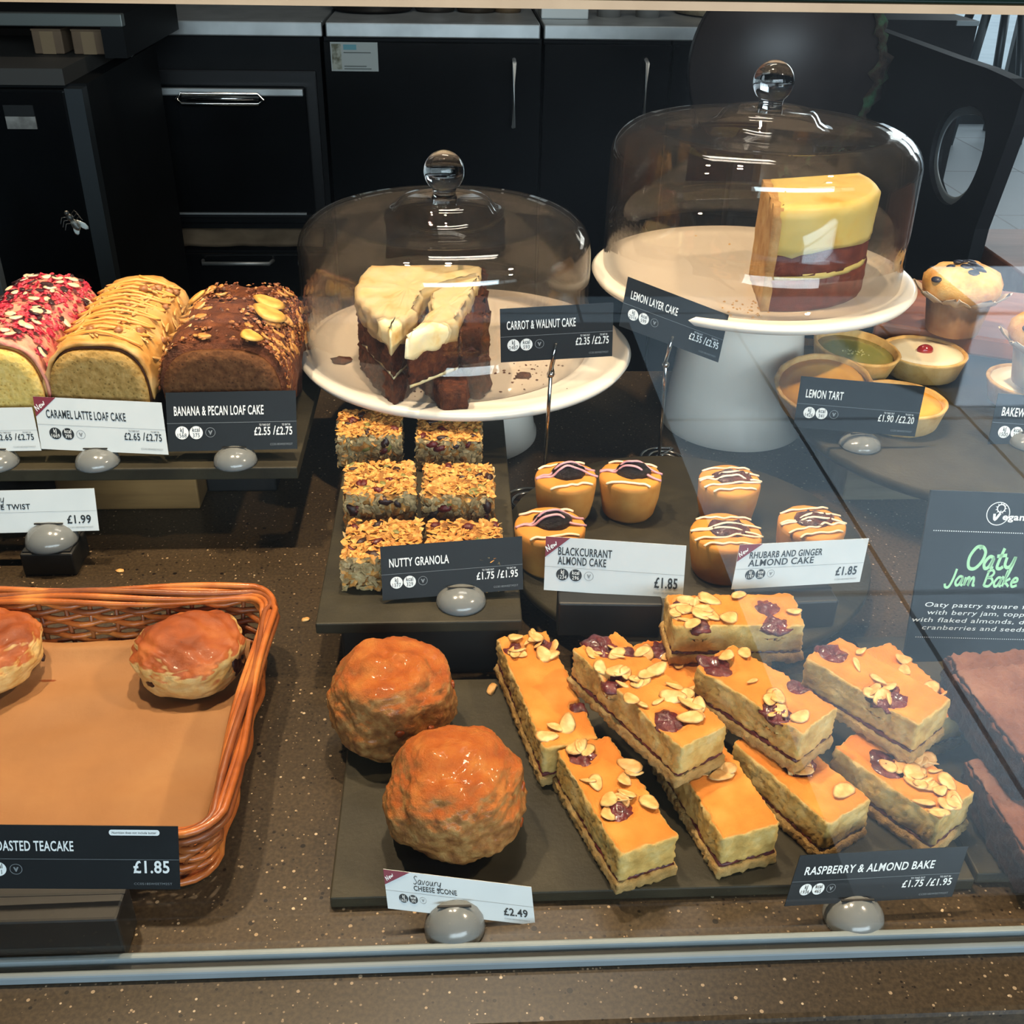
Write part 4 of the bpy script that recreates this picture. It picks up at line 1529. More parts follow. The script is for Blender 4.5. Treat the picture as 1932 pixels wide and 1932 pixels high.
def ring_at(z, out_off, phase, amp, lam=0.036, zamp=0.0):
    k = z / BZ
    hx, hy = HX - 0.012 * (1 - k), HY - 0.012 * (1 - k)
    pts = rrect(hx, hy, 0.02)
    s = 0
    res = []
    for i, p in enumerate(pts):
        q = pts[(i + 1) % len(pts)]
        t_ = (q - pts[i - 1]).normalized()
        n_ = V((t_.y, -t_.x, 0))
        w = math.sin(2 * math.pi * s / lam + phase)
        res.append(p + n_ * (out_off + amp * w) + V((0, 0, z + zamp * math.cos(2 * math.pi * s / lam + phase))))
        s += (q - p).length
    return res


for k in range(9):
    z = 0.0045 + 0.0044 * k
    obj('woven_strand', tube(ring_at(z, 0.0, math.pi * (k % 2) + 0.3 * k, 0.0028, 0.036, 0.0006), 0.0023, 6, closed=True), m_wickd if k % 3 == 1 else m_wick, t)
for k in range(7):
    obj('rim_strand', tube(ring_at(BZ - 0.006 + 0.0026 * (k % 3), -0.0045 + 0.0016 * k, k * 0.9, 0.0015, 0.17, 0.0016), 0.0023, 6, closed=True), m_wickd if k % 4 == 2 else m_wick, t)
pts0, pts1 = ring_at(0.001, 0, 0, 0), ring_at(BZ - 0.004, 0, 0, 0)
m = min(len(pts0), len(pts1))
for i in range(0, 60):
    f = i / 60
    a, c = pts0[int(f * len(pts0))], pts1[int(f * len(pts1))]
    obj('stake', tube([a, a.lerp(c, 0.5), c], 0.0017, 6), m_wickd, t)
for k in range(4):
    obj('foot_strand', tube(ring_at(0.002 + 0.0012 * (k % 2), -0.004 + 0.003 * k, k * 1.57, 0.0016, 0.05), 0.0024, 6, closed=True), m_wick, t)
obj('basket_base', slab(-HX + 0.015, HX - 0.015, -HY + 0.015, HY - 0.015, 0.002, 0.006, 0.001), m_wickd, t, smooth=False)
# paper liner
b = bmesh.new()
NX, NY = 44, 34
px, py = HX - 0.018, HY - 0.017
vs = []
for i in range(NX + 1):
    for j in range(NY + 1):
        x_, y_ = -px + 2 * px * i / NX, -py + 2 * py * j / NY
        e = max(abs(x_) / px, abs(y_) / py)
        z_ = 0.0095 + 0.005 * nz((x_, y_ * 2.6, 0), 14, 2) + 0.0014 * nz((x_, y_, 0), 40, 8)
        rise = max(0, (abs(y_) - py + 0.012)) * 0.8 if y_ > 0 else 0
        vs.append(b.verts.new((x_, y_, z_ + rise)))
for i in range(NX):
    for j in range(NY):
        b.faces.new([vs[a] for a in (i * (NY + 1) + j, (i + 1) * (NY + 1) + j, (i + 1) * (NY + 1) + j + 1, i * (NY + 1) + j + 1)])
r_ = bmesh.ops.extrude_face_region(b, geom=b.faces[:])
for v in [g for g in r_['geom'] if isinstance(g, bmesh.types.BMVert)]:
    v.co.z -= 0.0006
bmesh.ops.recalc_face_normals(b, faces=b.faces[:])
tag(obj('baking_paper', b, plain('brown_baking_paper', [(0.3, '#8a5f38'), (0.6, '#976a40'), (0.8, '#a2764a')], 0.75, 12, 0.25, 14, 0.004), loc=(bcx, bcy, 0)),
    'sheet of brown baking paper lining the wicker basket', 'paper')

# ------------------------------------------------------------------ teacakes
def bun_mat(name, top, side, t0, t1, jit, scale=60, coat=0.08, rough=0.5, bump=0.4):
    return crusted(name, top, side, t0, t1, rough, scale, bump, 0.0012, jit, coat)


m_teatop = bun_mat('teacake_crust', [(0.3, '#6e3214'), (0.5, '#94491f'), (0.7, '#ae6634')], [(0.3, '#c99a52'), (0.6, '#dcbb7c'), (0.8, '#e4cf9c')], 0.30, 0.6, 0.62, 90, 0.06)
for u, v, lab, rz in ((358, 1228, 'raisin teacake at the right corner of the wicker basket', 0.3), (-30, 1228, 'raisin teacake cut by the left edge of the picture, in the basket', 1.9)):
    th_ = 0.036
    p = P(u, v, z=0.010 + th_ * 0.6)
    R_ = 0.0365
    t = thing('teacake', lab, 'teacake', (p.x, p.y, 0.0105), rz, 'teacakes in the basket')
    b = bmesh.new()
    bmesh.ops.create_icosphere(b, subdivisions=6, radius=1)
    for w in b.verts:
        dn = w.co.normalized()
        z_ = dn.z
        rxy = (max(0, 1 - abs(z_) ** 2.8)) ** (1 / 2.8)
        hxy = math.hypot(dn.x, dn.y) or 1
        an = math.atan2(dn.y, dn.x)
        p0 = V((dn.x / hxy * rxy * R_, dn.y / hxy * rxy * R_, (z_ * 0.5 + 0.5) * 0.038))
        edge = max(0, 1 - abs(z_ - 0.35) * 2.2)
        amp = 0.0016 * fract(dn, 2.6, 4, 4) + 0.0026 * nz(dn, 1.6, int(rz * 9)) + edge * 0.0022 * abs(math.sin(an * 8 + 2 * nz(dn, 2, 3)))
        if z_ > 0.1:
            amp += 0.0008 * math.sin(dn.x * 16 + dn.y * 8 + 3 * nz(dn, 2.5, 6)) * z_
        p0 += dn * amp
        p0.z = max(0.0, p0.z)
        w.co = p0
    obj('bun', b, m_teatop, t)
    rng = random.Random(int(rz * 7))
    for i in range(17):
        a = rng.uniform(0, 6.28)
        if i < 15:
            z_ = rng.uniform(0.006, 0.024)
            pos, n_ = (R_ * 0.985 * math.cos(a), R_ * 0.985 * math.sin(a), z_), (math.cos(a), math.sin(a), 0.1)
        else:
            r_0 = rng.uniform(0.3, 0.85) * R_
            pos, n_ = (r_0 * math.cos(a), r_0 * math.sin(a), 0.0365 - 0.006 * (r_0 / R_) ** 3), (math.cos(a) * .3, math.sin(a) * .3, 1)
        place('raisin', shared('tea_raisin', lambda: chunk(0.0095, 0.006, 0.003, 6), m_raisin), t, pos, n_, rng.random() * 6, rng.uniform(.7, 1.5), 0.0008)

# ------------------------------------------------------------------ cheese scones
m_scone = bun_mat('cheese_scone_crust', [(0.3, '#8c3f10'), (0.5, '#ab581b'), (0.7, '#bb7230')], [(0.3, '#6e3f1a'), (0.5, '#9a6632'), (0.72, '#b88c52')], 0.35, 0.8, 0.5, 150, 0.12, 0.45, 0.9)
for i, (u, v, R_, lab) in enumerate(((742, 1315, 0.0405, 'cheese scone at the back left with a swirled bumpy top'), (860, 1490, 0.0405, 'cheese scone in front, smoother, behind the cheese scone card'))):
    hh = 0.060
    p = P(u, v, z=SZ + hh * 0.5)
    t = thing('cheese_scone', lab, 'scone', (p.x, p.y, SZ + 0.0005), i * 1.7 + 0.4, 'cheese scones')
    b = bmesh.new()
    bmesh.ops.create_icosphere(b, subdivisions=6, radius=1)
    for w in b.verts:
        d = w.co.normalized()
        z_ = d.z
        rxy = (max(0, 1 - abs(z_) ** 2.6)) ** (1 / 2.6)
        hxy = math.hypot(d.x, d.y) or 1
        p0 = V((d.x / hxy * rxy * R_, d.y / hxy * rxy * R_, (z_ * 0.5 + 0.5) * hh * (1.0 if z_ > -0.9 else 1)))
        p0.x *= 1 - 0.10 * (p0.z / hh - 0.3)
        p0.y *= 1 - 0.10 * (p0.z / hh - 0.3)
        amp = 0.0022 * fract(d, 3.2, i * 3 + 1, 4) + 0.0042 * nz(d, 1.7, i * 3 + 7)
        if i == 0 and z_ > 0.2:
            amp += 0.003 * math.sin(math.atan2(d.y, d.x) * 2 + math.hypot(d.x, d.y) * 9) * (z_ - 0.2)
        amp += 0.0011 * abs(nz(d, 12, 2))
        p0 += d * amp
        p0.z = max(0.0, p0.z)
        w.co = p0
    obj('scone_crust', b, m_scone, t)
    rng = random.Random(i)
    for k in range(4):
        a = rng.uniform(-2.6, 0.2)
        place('cheese_lump', shared('cheese_lump', lambda: chunk(0.010, 0.008, 0.004, 2), plain('browned_cheese', [(0.3, '#7a3210'), (0.7, '#9e4c1c')], 0.35, 60)), t, (R_ * 0.97 * math.cos(a), R_ * 0.97 * math.sin(a), rng.uniform(0.012, 0.04)), (math.cos(a), math.sin(a), 0), rng.random() * 6, rng.uniform(.6, 1.0), 0.001)

# ------------------------------------------------------------------ raspberry and almond slices
m_spong = crusted('almond_sponge', [(0.25, '#bf6a22'), (0.5, '#d08034'), (0.75, '#dc9a4c')], [(0.25, '#a9803e'), (0.5, '#cca760'), (0.78, '#e0c68a')], 0.6, 0.82, 0.6, 90, 0.5, 0.0014, 0.3, spec=0.25)
m_short = plain('shortbread_base', [(0.25, '#96743e'), (0.5, '#b8935a'), (0.75, '#cdae76')], 0.8, 90, 0.8, 240, 0.002, spec=0.2)
m_jam = plain('raspberry_jam', [(0.3, '#3a1014'), (0.55, '#5a1c20'), (0.75, '#74302c')], 0.22, 120, 0.6, 220, 0.0015, coat=0.4)
SLW, SLH = 0.0365, 0.031


def slice_thing(label, far, near, ztop, seed, jams, n_fl, tilt=0.0, clusters=None, W=SLW):
    a, c = P(far[0], far[1], z=ztop), P(near[0], near[1], z=ztop)
    d = c - a
    L = d.length
    mid = (a + c) / 2
    t = thing('almond_slice', label, 'cake slice', (mid.x, mid.y, ztop - SLH), math.atan2(d.y, d.x), 'raspberry and almond slices')
    if tilt:
        t.rotation_euler = (0, tilt, math.atan2(d.y, d.x))
    o = obj('shortbread', food_block(L + 0.003, W + 0.002, 0.0075, 0.0018, 0.0012, 0.0016, 360, seed), m_short, t)
    obj('jam_layer', food_block(L - 0.0006, W - 0.0012, 0.0032, 0.003, 0.0008, 0.001, 250, seed + 1), m_jam, t, loc=(0, 0, 0.0064))
    sp = food_block(L, W - 0.001, 0.022, 0.0018, 0.0018, 0.0014, 400, seed + 2, low=0.0012, side_only=True)
    pits = [((jx - 0.5) * L, jy * W, js) for jx, jy, js in jams]
    for v in sp.verts:
        if v.co.z > 0.012:
            for jx, jy, js in pits:
                q = math.hypot((v.co.x - jx), (v.co.y - jy)) / (js * 1.25)
                if q < 1:
                    v.co.z -= 0.0055 * (1 - q * q)
    obj('sponge', sp, m_spong, t, loc=(0, 0, 0.009))
    for k, (jx, jy, js) in enumerate(pits):
        jb = ball(js * 1.35, js * 1.1, 0.0030, 26, 0.0034, 190, seed + k)
        obj('jam_patch', jb, m_jam, t, loc=(jx, jy, 0.0272))
    rng = random.Random(seed)
    for k in range(n_fl):
        if clusters and rng.random() < 0.75:
            cx_, cy_, sp_ = rng.choice(clusters)
            x_, y_ = (cx_ - 0.5) * L + rng.gauss(0, sp_), cy_ * W + rng.gauss(0, sp_ * 0.7)
        else:
            x_, y_ = rng.uniform(-.45, .45) * L, rng.uniform(-.42, .42) * W
        x_ = max(-L * .48, min(L * .48, x_))
        y_ = max(-W * .46, min(W * .46, y_))
        pit = any(math.hypot(x_ - jx, y_ - jy) < js for jx, jy, js in pits)
        kind = rng.choice((0, 0, 1, 2))
        place('almond_flake', shared('almond_flake%d' % kind, lambda: flake((0.0155, 0.0125, 0.0125)[kind], (0.0098, 0.0085, 0.0042)[kind], 0.0010, (0.03, 0.08, 0.02)[kind], kind), m_almond), t,
              (x_, y_, 0.0318 if not pit else 0.0305), (rng.gauss(0, .12), rng.gauss(0, .12), 1), rng.random() * 6.28, rng.uniform(.75, 1.15), 0, rng.gauss(0, 0.55) if pit else rng.gauss(0, .06))
    return t


Z1 = SZ + SLH + 0.0005
Z2 = Z1 + SLH + 0.001
slice_thing('almond slice at the back left of the slate, leaning beside the scones', (985, 1196), (1078, 1402), Z1, 101, [(0.12, -0.25, 0.0075), (0.14, 0.32, 0.0075), (0.72, 0.38, 0.005)], 16, clusters=[(0.12, -0.2, 0.008), (0.14, .2, .008)])
slice_thing('almond slice at the front left, its cut end nearest the glass', (1100, 1400), (1226, 1594), Z1, 102, [(0.10, -0.12, 0.009), (0.62, -0.12, 0.010)], 17, clusters=[(0.1, 0, .006), (.62, -.1, .01), (.5, .3, .01)])
slice_thing('lower almond slice half hidden under the flaked middle slice, near end round and bare', (1290, 1372), (1420, 1568), Z1, 103, [(0.34, 0.05, 0.011)], 7, clusters=[(.36, 0, .007)])
slice_thing('lower almond slice behind the raspberry card, jam dip in its middle', (1425, 1380), (1606, 1530), Z1, 104, [(0.42, 0.1, 0.011)], 8, clusters=[(.42, .1, .007)])
slice_thing('lower almond slice at the right, its near end covered with almond flakes', (1607, 1386), (1808, 1520), Z1, 105, [(0.40, -0.05, 0.011)], 30, clusters=[(.45, .15, .008), (.74, .05, .011), (.8, -.1, .008)])
slice_thing('almond slice mostly hidden behind, under the two upper slices in the middle', (1236, 1206), (1330, 1330), Z1, 106, [(0.15, 0.0, 0.010)], 7)
slice_thing('almond slice hidden under the upper right slice, showing beside the brownies', (1640, 1222), (1790, 1352), Z1, 107, [(0.8, 0.2, 0.008)], 12, clusters=[(.85, .3, .008)])
slice_thing('almond slice hidden at the back under the crosswise slice', (1315, 1190), (1450, 1190), Z1, 110, [], 2)
slice_thing('upper almond slice strewn with large flakes, lying across the left slices', (1122, 1206), (1331, 1388), Z2, 108, [(0.07, 0.0, 0.010), (0.36, -0.38, 0.007), (0.80, -0.22, 0.009), (.2, .32, .005)], 26, clusters=[(.35, .05, .012), (.42, -.1, .012), (.75, .25, .01)])
slice_thing('upper almond slice in the middle with a smooth top and jam at both ends', (1348, 1234), (1548, 1358), Z2, 109, [(0.10, -0.18, 0.010), (0.74, -0.3, 0.009), (.66, .4, .006)], 11, clusters=[(.74, -.2, .007), (.1, .1, .005)])
slice_thing('upper almond slice at the right with a dark jam swirl and crumbled far corner', (1552, 1218), (1766, 1342), Z2, 111, [(0.10, 0.0, 0.009), (0.66, -0.22, 0.0115)], 8, clusters=[(.66, -.25, .006)])
slice_thing('upper almond slice lying crosswise at the back, flakes at its left end', (1264, 1150), (1508, 1148), Z2 + 0.001, 112, [(0.14, 0.2, 0.008), (0.76, 0.1, 0.0085), (.78, -.38, .008), (.2, -.42, .006)], 22, clusters=[(.13, .15, .008), (.2, -.15, .009)])
p = P(928, 1302, z=SZ)
tag(obj('almond_crumb', chunk(0.013, 0.006, 0.003, 4), m_almond, loc=(p.x, p.y, SZ + 0.0012), rot=(0, 0, 1.2)), 'loose almond crumb on the slate left of the almond slices', 'crumb')
for u, v, lab in ((577, 1170, 'small orange crumb on the counter left of the granola slate'), (712, 1096, 'golden oat crumb on the granola slate beside the card'), (226, 1078, 'orange crumb on the counter behind the wicker basket')):
    zz = NZ if 'oat' in lab else 0.0
    p = P(u, v, z=zz)
    tag(obj('pastry_crumb', chunk(0.007, 0.005, 0.002, u), m_almond, loc=(p.x, p.y, zz + 0.0006)), lab, 'crumb')

# ------------------------------------------------------------------ brownies
m_brownie = crusted('brownie', [(0.3, '#7c4c38'), (0.5, '#9c6a54'), (0.75, '#b4846c')], [(0.3, '#23140e'), (0.7, '#402a20')], 0.5, 0.85, 0.65, 60, 0.9, 0.003, 0.2, spec=0.3)
for lab, u, v, zt2, h, L_, W_, rz in (
        ('brownie at the bottom of the front stack by the right edge', 1918, 1515, SZ + 0.030, 0.029, 0.075, 0.075, 0.05),
        ('brownie on top of the stack by the right edge, largest in view', 1905, 1335, SZ + 0.062, 0.031, 0.080, 0.082, 0.10),
        ('reddish brownie behind the stack, against the tall vegan sign', 1822, 1262, SZ + 0.048, 0.047, 0.060, 0.035, 0.05)):
    p = P(u, v, z=zt2)
    p.x += 0.024
    t = thing('brownie', lab, 'brownie', (p.x, p.y, zt2 - h), rz, 'brownies')
    obj('brownie_crumb', food_block(L_, W_, h * 0.93, 0.0025, 0.003, 0.0026, 200, int(u)), m_brownie, t)
    obj('brownie_crust', food_block(L_ * 0.97, W_ * 0.97, h * 0.12, 0.0022, 0.001, 0.0022, 260, int(u) + 1), m_brownie, t, loc=(0, 0, h * 0.885))

# ------------------------------------------------------------------ tarts
m_pastry = plain('tart_pastry', [(0.3, '#b98a48'), (0.5, '#d2a660'), (0.75, '#e0bc7c')], 0.65, 60, 0.5, 200, 0.0012)
m_lemon = plain('lemon_filling', [(0.3, '#d89a2c'), (0.7, '#e6b045')], 0.25, 30, 0.1, 60, 0.0008, coat=0.3)
m_lime = plain('green_filling', [(0.3, '#8a8a44'), (0.7, '#a09a52')], 0.25, 40, 0.1, 60, 0.0008, coat=0.3)
m_icing = plain('smooth_white_icing', [(0.3, '#ecdcb8'), (0.7, '#f2e6c8')], 0.35, 30)
m_cherry = plain('red_cherry', [(0.3, '#7a0f12'), (0.7, '#a01c1a')], 0.15, 40, coat=0.5)


def tart(label, u, v, zt3, R_, kind, tilt=(0, 0)):
    p = P(u, v, z=zt3)
    h = 0.023
    t = thing('tart', label, 'tart', (p.x, p.y, zt3 - h), 0, {'lemon': 'lemon tarts', 'lime': 'green tarts', 'iced': 'iced tarts'}[kind])
    t.rotation_euler = (tilt[0], tilt[1], 0)
    fill = {'lemon': 0.0195, 'lime': 0.017, 'iced': 0.0215}[kind]
    rim = [(0, 0), (R_ * 0.82, 0), (R_ * 0.86, 0.002), (R_ * 0.98, h * 0.9), (R_, h), (R_ * 0.96, h + 0.0008), (R_ * 0.91, h), (R_ * 0.88, h * 0.7), (R_ * 0.7, h * 0.4), (0, h * 0.4)]
    obj('pastry_case', lathe(rim, 64, cap=False, wob=0.0008, wscale=120, seed=int(u)), m_pastry, t)
    obj('filling', lathe([(0, 0.010), (R_ * 0.85, 0.010), (R_ * 0.905, fill), (R_ * 0.6, fill + 0.0006), (0, fill + 0.0008)], 48, cap=False, wob=0.0004, wscale=80), {'lemon': m_lemon, 'lime': m_lime, 'iced': m_icing}[kind], t)
    if kind == 'iced':
        obj('cherry_half', ball(0.0085, 0.006, 0.006, 16), m_cherry, t, loc=(0.001, 0.001, fill + 0.002))
    if kind == 'lime':
        bits_ = []
        rng_ = random.Random(int(u))
        for k in range(24):
            bits_.append((V((rng_.gauss(0, .007), rng_.gauss(-0.003, .004), fill + .001)), (0, 0, 1), 0.003, 0.002, 0.0015))
        tag(obj('zest_crumbs', scatter(bits_, 3), plain('pale_zest', '#b8b070', 0.6), t, smooth=False), kind='stuff')
    return t


TR = 0.043
tart('green tart at the back left of the round slate, lowest of the two green ones', 1530, 668, TZ + 0.0235, TR, 'lime')
tart('green tart raised on its neighbours under the tall plate edge', 1612, 652, TZ + 0.041, TR, 'lime', (0.06, 0.10))
tart('white iced tart with a red cherry at the right of the green tarts', 1744, 662, TZ + 0.0235, TR, 'iced')
tart('yellow lemon tart tilted in front, beside the tall pedestal', 1556, 716, TZ + 0.042, TR + 0.001, 'lemon', (0.26, -0.12))
tart('yellow lemon tart mostly hidden behind the lemon tart card', 1698, 752, TZ + 0.0235, TR, 'lemon')
tart('white iced tart behind the bakewell card at the right edge', 1950, 718, TZ + 0.0235, TR, 'iced')

# ------------------------------------------------------------------ wooden board with muffins
bp = P(1800, 610, z=0.05)
t = thing('wooden_board', 'reddish wooden serving board under the muffins at the right', 'wooden board', (0.60, 1.085, 0.0), -0.42)
MZ = 0.085
obj('board_plank', slab(-0.13, 0.19, -0.085, 0.085, MZ - 0.022, MZ, 0.003), m_walnut, t, smooth=False)
for sx in (0.05, 0.16):
    obj('board_foot', slab(sx - 0.02, sx + 0.02, 0.0, 0.07, 0.0005, MZ - 0.022), m_riserblack, t, smooth=False)
m_muffin = plain('muffin_top', [(0.28, '#b8742c'), (0.5, '#dca658'), (0.75, '#ecc98a')], 0.55, 40, 0.5, 120, 0.002)
m_wrap = plain('parchment_wrapper', [(0.3, '#8a5c38'), (0.7, '#b58a60')], 0.7, 40)
m_wrappale = plain('pale_parchment', [(0.3, '#c8b49c'), (0.7, '#dccbb8')], 0.7, 40)
m_blue = plain('blueberry', [(0.3, '#12131e'), (0.7, '#2a2c3e')], 0.35, 60)
for u, v, lab, wm in ((1822, 510, 'blueberry muffin in a brown paper wrapper on the wooden board', m_wrap), (2000, 600, 'pale wrapped muffin half out of view at the right edge', m_wrappale)):
    p = P(u, v, z=MZ + 0.066)
    t = thing('muffin', lab, 'muffin', (p.x, p.y, MZ + 0.0005), 0.3, 'blueberry muffins')
    t.scale = (0.94, 0.94, 0.8)
    obj('wrapper_cup', lathe([(0, 0), (0.026, 0), (0.027, 0.002), (0.034, 0.05), (0.033, 0.0505), (0.0255, 0.004), (0, 0.004)], 72, cap=False, scallop=36, samp=0.04), wm, t)
    for k in range(8):
        a = 2 * math.pi * k / 8
        pts = [V((0.033, 0, 0.044)), V((0.041, 0, 0.050)), V((0.048, 0, 0.056)), V((0.052, 0, 0.060))]
        b = bmesh.new()
        rows = []
        for j, q in enumerate(pts):
            w_ = (0.014, 0.015, 0.011, 0.003)[j]
            rows.append([b.verts.new((q.x - abs(s) * 0.003, s * w_, q.z + 0.002 * math.sin(s * 5 + k))) for s in (-1, -.5, 0, .5, 1)])
        for r0, r1 in zip(rows, rows[1:]):
            for i in range(4):
                b.faces.new((r0[i], r0[i + 1], r1[i + 1], r1[i]))
        e = bmesh.ops.extrude_face_region(b, geom=b.faces[:])
        for w in [g for g in e['geom'] if isinstance(g, bmesh.types.BMVert)]:
            w.co.z += 0.0006
        bmesh.ops.rotate(b, verts=b.verts[:], matrix=Matrix.Rotation(a, 3, 'Z'))
        bmesh.ops.recalc_face_normals(b, faces=b.faces[:])
        obj('wrapper_petal', b, m_wrappale, t)
    obj('muffin_top', lathe([(0.030, 0.045), (0.039, 0.052), (0.043, 0.060), (0.042, 0.070), (0.036, 0.080), (0.022, 0.0865), (0.01, 0.089), (0, 0.0895)], 64, wob=0.004, wscale=40, seed=int(u)), m_muffin, t)
    rng = random.Random(9)
    for k in range(13):
        a, r_0 = rng.uniform(0, 6.28), rng.uniform(0.005, 0.040)
        z_ = 0.0895 - 0.022 * (r_0 / 0.045) ** 2.4
        place('blueberry', shared('blueberry', lambda: ball(0.0068, 0.0062, 0.003, 12), m_blue), t, (r_0 * math.cos(a), r_0 * math.sin(a), z_), (math.cos(a) * r_0 * 14, math.sin(a) * r_0 * 14, 1), 0, rng.uniform(.7, 1.2))

# ------------------------------------------------------------------ slate sign at the left, fly on the glass
p = P(14, 560, y=1.0)
t = thing('sign_board', 'dark blue-grey board standing at the left edge behind the pink loaf', 'sign board', (p.x - 0.03, 0.99, LZ + 0.0005))
obj('board_face', slab(-0.05, 0.034, -0.006, 0.006, 0, P(14, 452, y=1.0).z - LZ, 0.001), plain('blue_grey_slate', [(0.3, '#1d2429'), (0.7, '#283036')], 0.6, 40), t, smooth=False)
p = P(138, 418, y=GY + 0.004)
t = thing('fly', 'small fly sitting on the inside of the glass at the upper left', 'fly', (p.x, GY + 0.0026, p.z))
t.rotation_euler = (0, -0.5, 0)
S_ = 1.0
m_fly = plain('fly_body', [(0.3, '#141414'), (0.7, '#2e2c28')], 0.4, 200)
obj('abdomen', ball(0.0013, 0.0012, 0.0022, 12, c=(0, 0.0014, -0.0012)), plain('fly_belly', [(0.4, '#6a665c'), (0.6, '#2a2824')], 0.4, 800), t)
obj('thorax', ball(0.0011, 0.0011, 0.0013, 12, c=(0, 0.0014, 0.0016)), m_fly, t)
obj('head', ball(0.0008, 0.0008, 0.0008, 12, c=(0, 0.0013, 0.0033)), m_fly, t)
for s in (-1, 1):
    b = flake(0.0052, 0.0020, 0.0002, 0.0, 1, 10)
    bmesh.ops.rotate(b, verts=b.verts[:], matrix=Matrix.Rotation(math.radians(90), 3, 'X') @ Matrix.Rotation(math.radians(90 + s * 25), 3, 'Z'))
    obj('wing', b, plain('fly_wing', '#8f918c', 0.3), t, loc=(s * 0.0012, 0.0028, -0.0022))
    for k in range(3):
        z_ = 0.0022 - 0.0012 * k
        obj('leg', tube([(s * 0.0008, 0.0012, z_), (s * 0.0026, 0.0016, z_ + 0.0006), (s * 0.0036, 0.0002, z_ - 0.0008)], 0.00013, 5), m_fly, t)
# ------------------------------------------------------------------ lettering
TXT = {}


def glyphs(s, bold=0.0, shear=0.0):
    """outline letters as flat triangles, baseline at y = 0, cap height 1, starting at x = 0"""
    key = (s, bold, shear)
    if key not in TXT:
        cu = bpy.data.curves.new('lettering', 'FONT')
        cu.body = s
        cu.size = 1.0
        cu.offset = bold
        cu.shear = shear
        cu.resolution_u = 3
        cu.space_character = 1.07
        o = bpy.data.objects.new('lettering', cu)
        me = bpy.data.meshes.new_from_object(o)
        vs = [(v.co.x, v.co.y) for v in me.vertices]
        fs = [tuple(p.vertices) for p in me.polygons]
        bpy.data.objects.remove(o)
        bpy.data.meshes.remove(me)
        bpy.data.curves.remove(cu)
        TXT[key] = (vs, fs)
    vs, fs = TXT[key]
    cap = 0.70
    x0 = min(v[0] for v in vs)
    return [((x - x0) / cap, y / cap) for x, y in vs], fs


HAND = {  # hand-drawn strokes in a unit box (x width given first)
    'O': (0.9, [[(.62, .98), (.3, .95), (.05, .5), (.15, .05), (.5, 0), (.8, .35), (.85, .75), (.62, .98), (.45, .9)]]),
    'a': (0.62, [[(.5, .5), (.25, .55), (.05, .25), (.15, .02), (.35, .1), (.5, .5), (.45, .1), (.6, .03)]]),
    't': (0.5, [[(.32, .95), (.2, .4), (.18, .08), (.35, .02), (.5, .12)], [(.02, .58), (.55, .64)]]),
    'y': (0.62, [[(.08, .55), (.08, .2), (.25, .08), (.42, .2), (.55, .58), (.45, 0), (.3, -.4), (.1, -.35)]]),
    'J': (0.7, [[(.6, 1), (.52, .4), (.35, -.08), (.1, -.1), (.02, .1)]]),
    'm': (0.95, [[(.08, .52), (.08, .02), (.15, .35), (.32, .52), (.38, .3), (.36, .02), (.45, .35), (.62, .52), (.7, .3), (.7, .05), (.85, .05)]]),
    'B': (0.75, [[(.2, .95), (.1, .02)], [(.12, .85), (.4, 1), (.6, .82), (.45, .6), (.22, .52), (.5, .5), (.65, .28), (.45, .02), (.1, .04)]]),
    'k': (0.6, [[(.18, 1), (.06, .02)], [(.5, .52), (.14, .28), (.3, .2), (.52, .02)]]),
    'e': (0.58, [[(.08, .28), (.4, .34), (.42, .5), (.22, .54), (.06, .28), (.18, .03), (.5, .12)]]),
    'N': (0.85, [[(.05, .02), (.16, .95), (.3, .6), (.55, .05), (.62, .5), (.72, 1)]]),
    'w': (0.85, [[(.05, .52), (.12, .05), (.3, .35), (.42, .05), (.6, .3), (.72, .6)]]),
    'S': (0.68, [[(.6, .9), (.38, 1), (.14, .8), (.35, .52), (.52, .25), (.3, .0), (.04, .1)]]),
    'v': (0.6, [[(.05, .52), (.2, .04), (.5, .58)]]),
    'o': (0.6, [[(.3, .54), (.06, .3), (.2, .02), (.45, .15), (.46, .42), (.3, .54)]]),
    'u': (0.68, [[(.08, .54), (.1, .08), (.3, .05), (.48, .54), (.48, .08), (.62, .05)]]),
    'r': (0.5, [[(.1, .52), (.1, .02), (.14, .34), (.3, .54), (.46, .48)]]),
    ' ': (0.45, [])}


def hand(s, w):
    vs, fs = [], []
    x = 0
    for ch in s:
        wd, strokes = HAND[ch]
        for st in strokes:
            pts = [V((p[0] + x + p[1] * 0.12, p[1], 0)) for p in spline([(a, c, 0) for a, c in st], 5)]
            base = len(vs)
            for i, p in enumerate(pts):
                t_ = pts[min(i + 1, len(pts) - 1)] - pts[max(i - 1, 0)]
                t_ = t_.normalized() if t_.length > 1e-6 else V((1, 0, 0))
                n_ = V((-t_.y, t_.x, 0)) * w * 0.5
                vs += [((p + n_).x, (p + n_).y), ((p - n_).x, (p - n_).y)]
            for i in range(len(pts) - 1):
                fs.append((base + 2 * i, base + 2 * i + 1, base + 2 * i + 3, base + 2 * i + 2))
        x += wd
    return vs, fs


m_cardb = plain('black_card', [(0.3, '#111417'), (0.7, '#15191c')], 0.5, 30, spec=0.3)
m_cardw = plain('white_card', [(0.3, '#bcc4c8'), (0.7, '#c4cbce')], 0.5, 30, spec=0.3)
m_inkw = plain('white_print', '#e2e4e3', 0.5)
m_inkb = plain('black_print', '#14181a', 0.5)
m_inkg = plain('grey_print', '#7b8083', 0.5)
m_red = plain('dark_red_print', '#6d1a2c', 0.5)
m_green = plain('pale_green_print', '#9fd4a4', 0.5)


